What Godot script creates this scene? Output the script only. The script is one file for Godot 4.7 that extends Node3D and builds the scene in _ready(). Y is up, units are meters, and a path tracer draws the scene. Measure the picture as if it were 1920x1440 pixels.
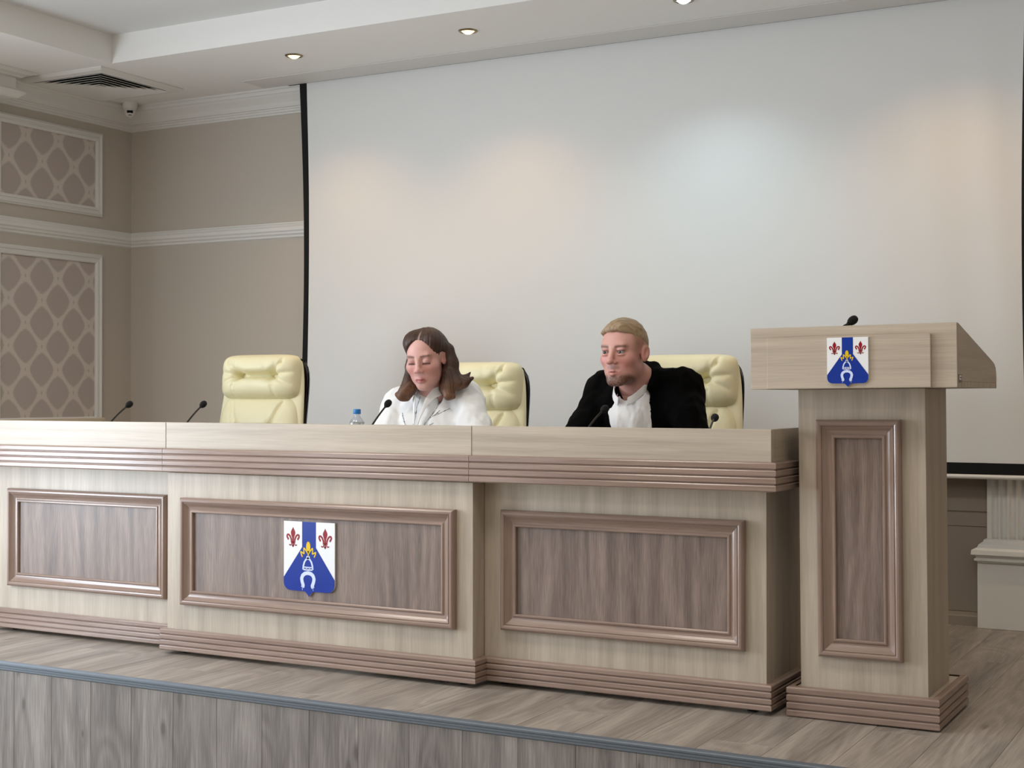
extends Node3D
# A conference hall's stage: a long panelled desk with two people, a lectern, a hanging projection screen.
# World: x to the right along the stage, y up from the stage floor, z towards the audience.

var M := {}
var taken := {}

func _ready() -> void:
	view_and_light()
	materials()
	room()
	stage()
	ceiling_parts()
	wall_trims()
	projection_screen()
	desks()
	lectern()
	chairs()
	people()
	small_things()

# ------------------------------------------------------------------ camera, sky, exposure
func view_and_light() -> void:
	var cam := Camera3D.new()
	cam.name = "camera"
	cam.position = Vector3(0, 1.0, 0)
	cam.rotation = Vector3(deg_to_rad(0.45), deg_to_rad(28.6), 0)
	cam.fov = rad_to_deg(2.0 * atan(720.0 / 2664.0))
	cam.near = 0.05
	cam.far = 100.0
	add_child(cam)
	cam.current = true
	var env := Environment.new()
	env.background_mode = Environment.BG_SKY
	var sky := Sky.new()
	var sm := ProceduralSkyMaterial.new()
	sm.sky_top_color = Color(0.62, 0.72, 0.86)
	sm.sky_horizon_color = Color(0.86, 0.9, 0.95)
	sm.ground_horizon_color = Color(0.6, 0.6, 0.58)
	sm.ground_bottom_color = Color(0.35, 0.35, 0.33)
	sky.sky_material = sm
	env.sky = sky
	env.background_energy_multiplier = 2.0
	env.tonemap_mode = Environment.TONE_MAPPER_LINEAR
	env.tonemap_exposure = 0.97
	env.sdfgi_enabled = true
	env.ssao_enabled = true
	env.ssil_enabled = true
	var we := WorldEnvironment.new()
	we.name = "environment"
	we.environment = env
	add_child(we)
	# daylight entering through the tall windows of the left wall, in front of the stage; the farther two are simply set weaker
	for w in [[-2.45, 15.0], [0.05, 4.0], [2.55, 3.5]]:
		area(Vector3(-6.02, 1.05, w[0]), Vector3(1, 0, 0), Vector2(1.15, 1.9), Color(0.90, 0.95, 1.0), w[1], "window_daylight")
	# recessed square panels of the coffered ceiling over the audience
	for x: float in [-4.4, -2.6, -0.8]:
		for z: float in [-3.0, -0.6, 1.8]:
			area(Vector3(x, 2.83, z), Vector3(0, -1, 0), Vector2(0.56, 0.56), Color(1.0, 0.96, 0.91), 1.6 if z < -2.0 else 0.85, "panel_light")

func area(at: Vector3, to: Vector3, size: Vector2, c: Color, e: float, called: String) -> void:
	var l := AreaLight3D.new()
	l.name = called
	l.area_size = size
	l.area_normalize_energy = true
	l.light_color = c
	l.light_energy = e
	l.shadow_enabled = true
	l.area_range = 30.0
	add_child(l, true)
	l.look_at_from_position(at, at + to, Vector3.UP if absf(to.y) < 0.9 else Vector3.FORWARD)

# ------------------------------------------------------------------ naming helpers
func numbered(called: String) -> String:
	if not taken.has(called):
		taken[called] = 0
		return called
	taken[called] += 1
	return "%s_%03d" % [called, taken[called]]

func thing(called: String, label: String, category: String, at := Vector3.ZERO, turn := 0.0, group := "") -> Node3D:
	var o := Node3D.new()
	o.name = numbered(called)
	add_child(o)
	o.position = at
	o.rotation.y = turn
	o.set_meta("label", label)
	o.set_meta("category", category)
	if group:
		o.set_meta("group", group)
	return o

func structure(called: String, label := "", category := "") -> Node3D:
	var o := Node3D.new()
	o.name = called
	add_child(o)
	o.set_meta("kind", "structure")
	if label:
		o.set_meta("label", label)
	if category:
		o.set_meta("category", category)
	return o

func part(parent: Node3D, called: String, mesh: Mesh, mat: Material) -> MeshInstance3D:
	var o := MeshInstance3D.new()
	o.name = called
	o.mesh = mesh
	o.material_override = mat
	parent.add_child(o, true)
	return o

# ------------------------------------------------------------------ mesh builder
class MB:
	var v := PackedVector3Array()
	var n := PackedVector3Array()
	var uv := PackedVector2Array()
	var col := PackedColorArray()
	var ix := PackedInt32Array()
	var grain := 1          # axis the wood grain runs along
	var off := Vector2.ZERO # shifts the grain
	var use_col := false
	func uvof(p: Vector3, nn: Vector3) -> Vector2:
		var a := nn.abs()
		var ax := 0 if a.x > a.y and a.x > a.z else (1 if a.y > a.z else 2)
		var g := grain
		if g == ax:
			g = (ax + 1) % 3
		return Vector2(p[3 - g - ax], p[g]) + off
	# corners counter-clockwise seen from outside, or any order with an outward hint
	func poly(pts: Array, out := Vector3.ZERO) -> void:
		var nn: Vector3 = (pts[1] - pts[0]).cross(pts[2] - pts[0])
		if pts.size() > 3 and nn.length() < 1e-10:
			nn = (pts[2] - pts[0]).cross(pts[3] - pts[0])
		if nn.length() < 1e-14:
			return
		nn = nn.normalized()
		var flip := out != Vector3.ZERO and nn.dot(out) < 0.0
		if flip:
			nn = -nn
		var b := v.size()
		for p in pts:
			v.append(p)
			n.append(nn)
			uv.append(uvof(p, nn))
		for i in range(1, pts.size() - 1):
			if flip:
				ix.append_array([b, b + i, b + i + 1])
			else:
				ix.append_array([b, b + i + 1, b + i])
	func box(lo: Vector3, hi: Vector3, bev := 0.0) -> MB:
		var c := (lo + hi) * 0.5
		var h := (hi - lo) * 0.5
		var b := minf(bev, minf(h.x, minf(h.y, h.z)) * 0.9)
		for a in 3:
			var i := (a + 1) % 3
			var j := (a + 2) % 3
			for s: float in [-1.0, 1.0]:
				var pts := []
				for q in [[-1, -1], [1, -1], [1, 1], [-1, 1]]:
					var p := Vector3.ZERO
					p[a] = s * h[a]
					p[i] = q[0] * (h[i] - b)
					p[j] = q[1] * (h[j] - b)
					pts.append(c + p)
				var o := Vector3.ZERO
				o[a] = s
				poly(pts, o)
		if b > 0.0:
			for a in 3:
				var i := (a + 1) % 3
				var j := (a + 2) % 3
				for si: float in [-1.0, 1.0]:
					for sj: float in [-1.0, 1.0]:
						var pts := []
						for q in [[0, -1.0], [0, 1.0], [1, 1.0], [1, -1.0]]:
							var p := Vector3.ZERO
							p[a] = q[1] * (h[a] - b)
							p[i] = si * (h[i] if q[0] == 0 else h[i] - b)
							p[j] = sj * (h[j] if q[0] == 1 else h[j] - b)
							pts.append(c + p)
						var o := Vector3.ZERO
						o[i] = si
						o[j] = sj
						poly(pts, o)
			for sx: float in [-1.0, 1.0]:
				for sy: float in [-1.0, 1.0]:
					for sz: float in [-1.0, 1.0]:
						var s := Vector3(sx, sy, sz)
						var pts := []
						for a in 3:
							var p: Vector3 = s * (h - Vector3.ONE * b)
							p[a] = s[a] * h[a]
							pts.append(c + p)
						poly(pts, s)
		return self
	# a band of cloth between two edges, rounded at both; 'mid' tells its inner side
	func ribbon(low: Array, high: Array, t: float, mid: Vector3) -> MB:
		var P := []
		for i in low.size():
			var o: Vector3 = (low[i] + high[i]) * 0.5 - mid
			o.y = 0.0
			o = o.normalized() * t * 0.5
			var u: Vector3 = (high[i] - low[i]).normalized() * t * 0.4
			for q in [low[i] + o, low[i].lerp(high[i], 0.5) + o, high[i] + o, high[i] + u, high[i] - o, low[i].lerp(high[i], 0.5) - o, low[i] - o, low[i] - u]:
				P.append(q)
		grid(P, 8, low.size(), true, true)
		for w in [0, low.size() - 1]:
			poly(P.slice(w * 8, w * 8 + 8), P[w * 8] - P[(1 if w == 0 else w - 1) * 8])
		return self
	# sweeps a profile (a outwards in the path's plane, b along its normal) with mitred corners
	func sweep(path: Array, N: Vector3, prof: Array, closed := false, caps := true) -> MB:
		var m := []
		var k := path.size()
		var dist := [0.0]
		for i in range(1, k + 1):
			dist.append(dist[i - 1] + (path[i % k] - path[i - 1]).length())
		for i in k:
			var s1 := Vector3.ZERO
			var s2 := Vector3.ZERO
			if closed or i > 0:
				s1 = (path[i] - path[(i - 1 + k) % k]).normalized().cross(N)
			if closed or i < k - 1:
				s2 = (path[(i + 1) % k] - path[i]).normalized().cross(N)
			if s1 == Vector3.ZERO:
				s1 = s2
			if s2 == Vector3.ZERO:
				s2 = s1
			m.append((s1 + s2) / (1.0 + s1.dot(s2)))
		var last := k if closed else k - 1
		for i in last:
			var e := (i + 1) % k
			var s: Vector3 = (path[e] - path[i]).normalized().cross(N)
			var run := 0.0
			for j in prof.size() - 1:
				var p: Vector2 = prof[j]
				var q: Vector2 = prof[j + 1]
				var d := q - p
				var o := s * (-d.y) + N * d.x
				var b := v.size()
				poly([path[i] + m[i] * p.x + N * p.y, path[e] + m[e] * p.x + N * p.y, path[e] + m[e] * q.x + N * q.y, path[i] + m[i] * q.x + N * q.y], o)
				if v.size() == b + 4:
					uv[b] = Vector2(run, dist[i]) + off
					uv[b + 1] = Vector2(run, dist[i + 1]) + off
					uv[b + 2] = Vector2(run + d.length(), dist[i + 1]) + off
					uv[b + 3] = Vector2(run + d.length(), dist[i]) + off
				run += d.length()
		if not closed and caps:
			var pg := PackedVector2Array(prof)
			var t := Geometry2D.triangulate_polygon(pg)
			for w in [[0, -1.0], [k - 1, 1.0]]:
				var i: int = w[0]
				var o: Vector3 = (path[1] - path[0] if i == 0 else path[k - 1] - path[k - 2]).normalized() * w[1]
				for q in range(0, t.size(), 3):
					var pts := []
					for z in 3:
						var p: Vector2 = pg[t[q + z]]
						pts.append(path[i] + m[i] * p.x + N * p.y)
					poly(pts, o)
		return self
	# a smooth grid of points; rows wrap when closed; clockwise fixed by the outward flag
	func grid(P: Array, nu: int, nv: int, wrap_u := false, flip := false) -> MB:
		var b := v.size()
		var acc := PackedVector3Array()
		acc.resize(nu * nv)
		var tri := PackedInt32Array()
		for j in nv - 1:
			for i in (nu if wrap_u else nu - 1):
				var i2 := (i + 1) % nu
				for t in [[j * nu + i, j * nu + i2, (j + 1) * nu + i2], [j * nu + i, (j + 1) * nu + i2, (j + 1) * nu + i]]:
					var q: Vector3 = (P[t[1]] - P[t[0]]).cross(P[t[2]] - P[t[0]])
					if flip:
						q = -q
					for z in 3:
						acc[t[z]] += q
					if flip:
						tri.append_array([t[0], t[1], t[2]])
					else:
						tri.append_array([t[0], t[2], t[1]])
		for i in P.size():
			v.append(P[i])
			n.append(acc[i].normalized() if acc[i].length() > 1e-12 else Vector3.UP)
			uv.append(Vector2(float(i % nu) / nu, float(i / nu) / nv))
		for i in tri:
			ix.append(b + i)
		return self
	func lathe(prof: Array, seg := 24, x := Transform3D.IDENTITY) -> MB:
		var P := []
		for p in prof:
			for i in seg:
				var a := TAU * i / seg
				P.append(x * Vector3(p.x * cos(a), p.y, p.x * sin(a)))
		return grid(P, seg, prof.size(), true, prof[0].y < prof[prof.size() - 1].y)
	func tube(pts: Array, radii: Array, seg := 10) -> MB:
		var P := []
		var t0: Vector3 = (pts[1] - pts[0]).normalized()
		var side := t0.cross(Vector3.UP if absf(t0.y) < 0.9 else Vector3.RIGHT).normalized()
		for i in pts.size():
			var t: Vector3 = (pts[mini(i + 1, pts.size() - 1)] - pts[maxi(i - 1, 0)]).normalized()
			side = (side - t * side.dot(t)).normalized()
			var up := side.cross(t)
			for s in seg:
				var a := TAU * s / seg
				P.append(pts[i] + (side * cos(a) + up * sin(a)) * radii[i])
		grid(P, seg, pts.size(), true, true)
		for w in [0, pts.size() - 1]:
			var ring := []
			for s in seg:
				ring.append(P[w * seg + s])
			var t: Vector3 = pts[0] - pts[1] if w == 0 else pts[w] - pts[w - 1]
			poly(ring, t)
		return self
	# a flat polygon given thickness along +z of the transform
	func prism(pg: PackedVector2Array, z0: float, z1: float, x := Transform3D.IDENTITY) -> MB:
		var t := Geometry2D.triangulate_polygon(pg)
		for q in range(0, t.size(), 3):
			var A := []
			var B := []
			for z in 3:
				var p := pg[t[q + z]]
				A.append(x * Vector3(p.x, p.y, z1))
				B.append(x * Vector3(p.x, p.y, z0))
			poly(A, x.basis.z)
			poly(B, -x.basis.z)
		var cw := Geometry2D.is_polygon_clockwise(pg)
		for i in pg.size():
			var p := pg[i]
			var q := pg[(i + 1) % pg.size()]
			var d := q - p
			var o := Vector3(d.y, -d.x, 0) * (-1.0 if cw else 1.0)
			poly([x * Vector3(p.x, p.y, z0), x * Vector3(q.x, q.y, z0), x * Vector3(q.x, q.y, z1), x * Vector3(p.x, p.y, z1)], x.basis * o)
		return self
	func done() -> ArrayMesh:
		var a := []
		a.resize(Mesh.ARRAY_MAX)
		a[Mesh.ARRAY_VERTEX] = v
		a[Mesh.ARRAY_NORMAL] = n
		a[Mesh.ARRAY_TEX_UV] = uv
		if col.size() == v.size() and v.size() > 0:
			a[Mesh.ARRAY_COLOR] = col
		a[Mesh.ARRAY_INDEX] = ix
		var m := ArrayMesh.new()
		m.add_surface_from_arrays(Mesh.PRIMITIVE_TRIANGLES, a)
		return m

func slab(lo: Vector3, hi: Vector3, bev := 0.0, grain := 1, off := Vector2.ZERO) -> ArrayMesh:
	var b := MB.new()
	b.grain = grain
	b.off = off
	return b.box(lo, hi, bev).done()

# ------------------------------------------------------------------ materials
func plain(c: Color, rough := 0.6, metal := 0.0) -> StandardMaterial3D:
	var m := StandardMaterial3D.new()
	m.albedo_color = c
	m.roughness = rough
	m.metallic = metal
	return m

func rgb(r: int, g: int, b: int) -> Color:
	return Color8(r, g, b)

# tileable wood: fine fibres, broad bands and soft arches along v; dark and light are the two ends of the tone
func wood_image(w: int, h: int, dark: Color, light: Color, bands: float, fibres: float, arch: float, seed_: int, knots := 0, soft := 0.22, fine := 0.20) -> ImageTexture:
	var n1 := FastNoiseLite.new()
	n1.seed = seed_
	n1.noise_type = FastNoiseLite.TYPE_SIMPLEX_SMOOTH
	n1.frequency = 1.0
	n1.fractal_type = FastNoiseLite.FRACTAL_NONE
	var rng := RandomNumberGenerator.new()
	rng.seed = seed_
	var kn := []
	for i in knots:
		kn.append([rng.randf() * w, rng.randf() * h, rng.randf_range(5.0, 11.0)])
	var im := Image.create(w, h, true, Image.FORMAT_RGB8)
	var data := PackedByteArray()
	data.resize(w * h * 3)
	# a column of fibres shared down the board, then broken up along it
	for y in h:
		var fy := float(y) / h
		for x in w:
			var fx := float(x) / w
			var ax := cos(fx * TAU)
			var bx := sin(fx * TAU)
			var ay := fy
			# y is made seamless by fading into its own start
			var t := smoothstep(0.86, 1.0, fy)
			var warp := n1.get_noise_3d(ax * 0.7, bx * 0.7, ay * 1.6)
			if t > 0.0:
				warp = lerpf(warp, n1.get_noise_3d(ax * 0.7, bx * 0.7, (ay - 1.0) * 1.6), t)
			var k := 0.0
			var kd := 0.0
			for q in kn:
				var dx := absf(x - q[0])
				dx = minf(dx, w - dx)
				var dy := absf(y - q[1])
				dy = minf(dy, h - dy)
				var r2: float = (dx * dx + dy * dy * 0.16) / (q[2] * q[2])
				if r2 < 30.0:
					k += exp(-r2 * 0.16) * 0.5
					kd += exp(-r2 * 2.2)
			var ph := fx * TAU + warp * arch * 0.05
			var rr := 6.0
			var s := sin((fx * bands + warp * arch + k * 1.3) * TAU)
			var cx := cos(ph)
			var sx := sin(ph)
			var b1 := n1.get_noise_3d(cx * bands * 0.3, sx * bands * 0.3, 3.0 + ay * 0.8)
			var f1 := n1.get_noise_3d(cx * fibres * 0.16, sx * fibres * 0.16, 9.0 + ay * rr)
			var f2 := n1.get_noise_3d(cx * fibres * 0.5, sx * fibres * 0.5, 17.0 + ay * 16.0)
			if t > 0.0:
				b1 = lerpf(b1, n1.get_noise_3d(cx * bands * 0.3, sx * bands * 0.3, 3.0 + (ay - 1.0) * 0.8), t)
				f1 = lerpf(f1, n1.get_noise_3d(cx * fibres * 0.16, sx * fibres * 0.16, 9.0 + (ay - 1.0) * rr), t)
				f2 = lerpf(f2, n1.get_noise_3d(cx * fibres * 0.5, sx * fibres * 0.5, 17.0 + (ay - 1.0) * 16.0), t)
			var val := 0.5 + b1 * 0.32 + s * 0.10 * clampf(arch, 0.0, 1.0) + f1 * soft + f2 * fine - kd * 0.75 - k * 0.12
			val = clampf(val, 0.0, 1.0)
			var c := dark.lerp(light, val)
			var o := (y * w + x) * 3
			data[o] = int(c.r * 255.0)
			data[o + 1] = int(c.g * 255.0)
			data[o + 2] = int(c.b * 255.0)
	im = Image.create_from_data(w, h, false, Image.FORMAT_RGB8, data)
	im.generate_mipmaps()
	return ImageTexture.create_from_image(im)

func textured(tex: Texture2D, size: Vector2, rough := 0.5) -> StandardMaterial3D:
	var m := StandardMaterial3D.new()
	m.albedo_texture = tex
	m.uv1_scale = Vector3(1.0 / size.x, 1.0 / size.y, 1)
	m.roughness = rough
	return m

func bumpy(m: StandardMaterial3D, freq: float, scale: float, strength: float, seed_ := 3) -> StandardMaterial3D:
	var nt := NoiseTexture2D.new()
	var fn := FastNoiseLite.new()
	fn.seed = seed_
	fn.frequency = freq
	fn.fractal_octaves = 3
	nt.noise = fn
	nt.width = 256
	nt.height = 256
	nt.seamless = true
	nt.as_normal_map = true
	nt.bump_strength = strength
	m.normal_enabled = true
	m.normal_texture = nt
	m.normal_scale = 0.6
	m.uv1_triplanar = true
	m.uv1_world_triplanar = true
	m.uv1_scale = Vector3.ONE * scale
	return m

# the printed trellis of leafy ovals on the wall panels: one repeat, two staggered ovals
func trellis_image() -> ImageTexture:
	var w := 256
	var h := 280
	var n1 := FastNoiseLite.new()
	n1.seed = 5
	n1.frequency = 0.09
	var a := rgb(184, 172, 165)
	var b := rgb(212, 202, 192)
	var im := Image.create(w, h, false, Image.FORMAT_RGB8)
	for y in h:
		for x in w:
			var fx := float(x) / w
			var fy := float(y) / h
			# distance to the net |u|+|v| bowed outwards; nodes of the net at (0, 0) and (1/2, 1/2)
			var best := 9.0
			for s in [[0.0, 0.5], [0.5, 0.0], [1.0, 0.5], [0.5, 1.0]]:
				var dx := absf(fx - s[0]) * 2.0
				var dy := absf(fy - s[1]) * 2.0
				var q := pow(pow(dx, 1.4) + pow(dy, 1.4), 1.0 / 1.4)
				best = minf(best, q)
			var edge := 0.725 + 0.022 * sin((fx - fy) * TAU * 7.0) * sin((fx + fy) * TAU * 7.0) + n1.get_noise_2d(x * 2.6, y * 2.6) * 0.12
			var on := smoothstep(edge - 0.012, edge + 0.012, best)
			# the small eye in each knot
			for s in [[0.0, 0.0], [1.0, 0.0], [0.0, 1.0], [1.0, 1.0], [0.5, 0.5]]:
				var d := Vector2((fx - s[0]) * 0.235, (fy - s[1]) * 0.258).length()
				if d < 0.006:
					on = 0.35
				var d2 := Vector2((fx - s[0]) * 0.235, (absf(fy - s[1]) - 0.022) * 0.258 * 0.8).length()
				if d2 < 0.004:
					on = 0.25
			im.set_pixel(x, y, a.lerp(b, on))
	im.generate_mipmaps()
	return ImageTexture.create_from_image(im)

func materials() -> void:
	var ash := wood_image(512, 768, rgb(158, 145, 129), rgb(194, 181, 164), 7.0, 60.0, 0.6, 11, 0, 0.14, 0.16)
	M.ash = textured(ash, Vector2(0.9, 1.9), 0.42)
	M.ash_flat = textured(ash, Vector2(0.55, 2.3), 0.42)
	var oak := wood_image(512, 512, rgb(94, 79, 72), rgb(146, 128, 117), 9.0, 120.0, 1.0, 23, 0, 0.16, 0.28)
	M.oak = textured(oak, Vector2(0.62, 1.1), 0.45)
	var foil := wood_image(256, 256, rgb(127, 106, 95), rgb(158, 136, 123), 4.0, 50.0, 0.2, 31)
	M.foil = textured(foil, Vector2(0.5, 1.6), 0.22)
	var grey := wood_image(512, 1024, rgb(118, 109, 101), rgb(184, 174, 163), 3.0, 60.0, 2.2, 47, 6, 0.14, 0.18)
	M.laminate = textured(grey, Vector2(0.62, 1.9), 0.40)
	var grey2 := wood_image(512, 1024, rgb(90, 84, 80), rgb(149, 142, 136), 4.0, 80.0, 1.6, 53, 16, 0.16, 0.24)
	M.riser = textured(grey2, Vector2(0.75, 1.5), 0.5)
	M.subfloor = plain(rgb(60, 52, 46), 0.9)
	M.wall = plain(rgb(194, 185, 173), 0.75)
	M.wall_shaded = plain(rgb(150, 138, 125), 0.75)  # wall tone darkened to paint in the shade low behind the stage
	M.white = plain(rgb(226, 224, 219), 0.55)
	M.ceiling = plain(rgb(238, 236, 232), 0.8)
	M.coffer = plain(rgb(220, 220, 219), 0.8)
	var tr := trellis_image()
	M.trellis = textured(tr, Vector2(0.235, 0.258), 0.7)
	M.screen = plain(rgb(226, 226, 224), 0.85)
	M.black = plain(rgb(5, 5, 6), 0.9)
	M.case = plain(rgb(220, 217, 212), 0.6)
	M.alu = plain(rgb(96, 103, 110), 0.5, 0.3)
	M.leather = bumpy(plain(rgb(237, 229, 190), 0.42), 0.12, 9.0, 2.5, 21)
	M.shell = plain(rgb(18, 19, 18), 0.4)
	M.chrome = plain(rgb(200, 200, 200), 0.2, 1.0)
	M.mic = plain(rgb(14, 14, 15), 0.55)
	M.foam = bumpy(plain(rgb(10, 10, 11), 0.95), 0.2, 60.0, 8.0, 33)
	M.carpet = plain(rgb(176, 166, 154), 0.6)
	M.dark_slot = plain(rgb(34, 36, 38), 0.7)
	M.em_white = plain(rgb(232, 234, 236), 0.22)
	M.em_blue = plain(rgb(0, 46, 146), 0.25)
	M.em_red = plain(rgb(140, 0, 24), 0.25)
	M.em_yellow = plain(rgb(226, 190, 8), 0.25)
	M.em_pale = plain(rgb(208, 220, 248), 0.22)
	M.plate = plain(rgb(186, 176, 168), 0.4)
	M.vc_skin = vertex_mat(0.5)
	M.vc_cloth = vertex_mat(0.9)
	M.vc_cloth.metallic_specular = 0.2
	M.vc_hair = vertex_mat(0.55)
	M.cap_blue = plain(rgb(30, 120, 190), 0.4)
	var pet := plain(Color(0.97, 0.98, 1.0, 0.06), 0.03)
	pet.refraction_enabled = true
	pet.refraction_scale = 0.04
	pet.transparency = BaseMaterial3D.TRANSPARENCY_ALPHA
	M.pet = pet
	var pane := plain(Color(0.9, 0.95, 1.0, 0.08), 0.02)
	pane.transparency = BaseMaterial3D.TRANSPARENCY_ALPHA
	M.pane = pane

func vertex_mat(rough: float) -> StandardMaterial3D:
	var m := StandardMaterial3D.new()
	m.vertex_color_use_as_albedo = true
	m.roughness = rough
	return m

func glow(c: Color, e: float) -> StandardMaterial3D:
	var m := plain(Color(0.8, 0.8, 0.8), 0.5)
	m.emission_enabled = true
	m.emission = c
	m.emission_energy_multiplier = e
	return m

# ------------------------------------------------------------------ the room
const XL := -6.08
const XR := 1.8
const ZB := -6.38
const ZF := 5.0
const FLOOR := -0.6
const SOFFIT := 2.70
const TOP := 2.845
const EDGE := -3.75

func rect_loop(c: Vector3, right: Vector3, up: Vector3, w: float, h: float) -> Array:
	return [c - right * w / 2 - up * h / 2, c + right * w / 2 - up * h / 2, c + right * w / 2 + up * h / 2, c - right * w / 2 + up * h / 2]

func room() -> void:
	var b := structure("wall_back")
	part(b, "wall_face", slab(Vector3(XL - 0.2, FLOOR, ZB - 0.2), Vector3(XR + 0.2, 3.05, ZB)), M.wall)
	var l := structure("wall_left")
	var mb := MB.new()
	var zs := [-2.45, 0.05, 2.55]
	var z0 := ZB
	for z in zs:
		mb.box(Vector3(XL - 0.2, FLOOR, z0), Vector3(XL, 3.05, z - 0.575))
		mb.box(Vector3(XL - 0.2, FLOOR, z - 0.575), Vector3(XL, 0.1, z + 0.575))
		mb.box(Vector3(XL - 0.2, 2.0, z - 0.575), Vector3(XL, 3.05, z + 0.575))
		z0 = z + 0.575
	mb.box(Vector3(XL - 0.2, FLOOR, z0), Vector3(XL, 3.05, ZF + 0.2))
	part(l, "wall_face", mb.done(), M.wall)
	for i in 3:
		var w := structure("window_%d" % (i + 1))
		var c := Vector3(XL - 0.1, 1.05, zs[i])
		part(w, "window_frame", MB.new().sweep(rect_loop(c, Vector3.BACK, Vector3.UP, 1.05, 1.8), Vector3.LEFT, [Vector2(0, -0.03), Vector2(0, 0.03), Vector2(0.05, 0.03), Vector2(0.05, -0.03), Vector2(0, -0.03)], true).done(), M.white)
		part(w, "mullion", slab(c - Vector3(0.03, 0.9, 0.02), c + Vector3(0.03, 0.9, 0.02), 0.004), M.white)
		for s: float in [-1.0, 1.0]:
			part(w, "pane", slab(c + Vector3(-0.004, -0.9, 0.272 * s - 0.252), c + Vector3(0.004, 0.9, 0.272 * s + 0.252)), M.pane)
		if i > 0:
			var P := []
			for j in 2:
				for k in 61:
					var u := k / 60.0
					P.append(Vector3(XL - 0.035 + 0.012 * sin(u * 60.0), 0.11 if j == 0 else 1.99, zs[i] - 0.56 + 1.12 * u))
			part(w, "added_curtain", MB.new().grid(P, 61, 2, false, false).done(), plain(rgb(228, 226, 220), 0.9))  # unseen curtain, added to go with the weaker lamp in front of it
	var r := structure("wall_right")
	part(r, "wall_face", slab(Vector3(XR, FLOOR, ZB), Vector3(XR + 0.2, 3.05, ZF + 0.2)), M.wall)
	var f := structure("wall_front")
	part(f, "wall_face", slab(Vector3(XL, FLOOR, ZF), Vector3(XR, 3.05, ZF + 0.2)), M.wall)
	var fl := structure("floor")
	part(fl, "floor_face", slab(Vector3(XL - 0.2, FLOOR - 0.2, ZB - 0.2), Vector3(XR + 0.2, FLOOR, ZF + 0.2)), M.carpet)
	var ce := structure("ceiling")
	part(ce, "coffer_face", slab(Vector3(XL, TOP, ZB), Vector3(XR, TOP + 0.2, ZF)), M.coffer)
	var sf := MB.new()
	sf.box(Vector3(XL, SOFFIT, ZB), Vector3(XR, TOP, -5.4))
	sf.box(Vector3(XL, SOFFIT, -5.4), Vector3(-5.28, TOP, 4.2))
	sf.box(Vector3(1.0, SOFFIT, -5.4), Vector3(XR, TOP, 4.2))
	sf.box(Vector3(XL, SOFFIT, 4.2), Vector3(XR, TOP, ZF))
	part(ce, "soffit", sf.done(), M.ceiling)

func stage() -> void:
	var s := structure("stage_floor")
	part(s, "stage_core", slab(Vector3(XL, FLOOR, ZB), Vector3(XR, -0.012, EDGE - 0.012)), M.subfloor)
	var rng := RandomNumberGenerator.new()
	rng.seed = 77
	# laminate boards running front to back; four cuts of the sheet give the boards their grain
	var bw := 0.193
	var x := -1.2823
	while x > XL:
		x -= bw
	var k := 0
	while x < XR:
		var xa := maxf(x, XL)
		var xb := minf(x + bw, XR)
		var z := EDGE - 0.004 + 1.29 * fmod(k * 0.37, 1.0)
		while z > ZB:
			var za := maxf(z - 1.29, ZB)
			var zb := minf(z, EDGE - 0.004)
			if zb - za > 0.02 and xb - xa > 0.01:
				part(s, "floor_board", slab(Vector3(xa + 0.0003, -0.012, za + 0.0003), Vector3(xb - 0.0003, 0.0, zb - 0.0003), 0.0008, 2, Vector2(rng.randf() * 3.0, rng.randf() * 4.0)), M.laminate)
			z -= 1.29
		x += bw
		k += 1
	var r := structure("stage_riser")
	x = -3.762
	while x > XL:
		x -= bw
	while x < XR:
		var xa := maxf(x, XL)
		var xb := minf(x + bw, XR)
		part(r, "riser_board", slab(Vector3(xa + 0.0003, FLOOR, EDGE - 0.012), Vector3(xb - 0.0003, -0.004, EDGE), 0.0008, 1, Vector2(rng.randf() * 3.0, rng.randf() * 4.0)), M.riser)
		x += bw
	# ribbed aluminium nosing on the stage edge
	var t := structure("trim_1")
	var prof := [Vector2(-0.030, 0.0), Vector2(-0.029, 0.0025)]
	for i in 5:
		var a := -0.026 + i * 0.005
		prof.append_array([Vector2(a, 0.0032), Vector2(a + 0.003, 0.0032), Vector2(a + 0.0035, 0.0022), Vector2(a + 0.0045, 0.0022)])
	prof.append_array([Vector2(0.002, 0.003), Vector2(0.005, 0.0), Vector2(0.005, -0.005)])
	for i in 2:
		var y := -0.007 - i * 0.008
		prof.append_array([Vector2(0.003, y), Vector2(0.003, y - 0.001), Vector2(0.0045, y - 0.002), Vector2(0.0045, y - 0.007)])
	prof.append_array([Vector2(0.001, -0.025), Vector2(0.0, -0.026)])
	part(t, "edge_profile", MB.new().sweep([Vector3(XL, 0, EDGE), Vector3(XR, 0, EDGE)], Vector3.UP, prof, false, false).done(), M.alu)

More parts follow.
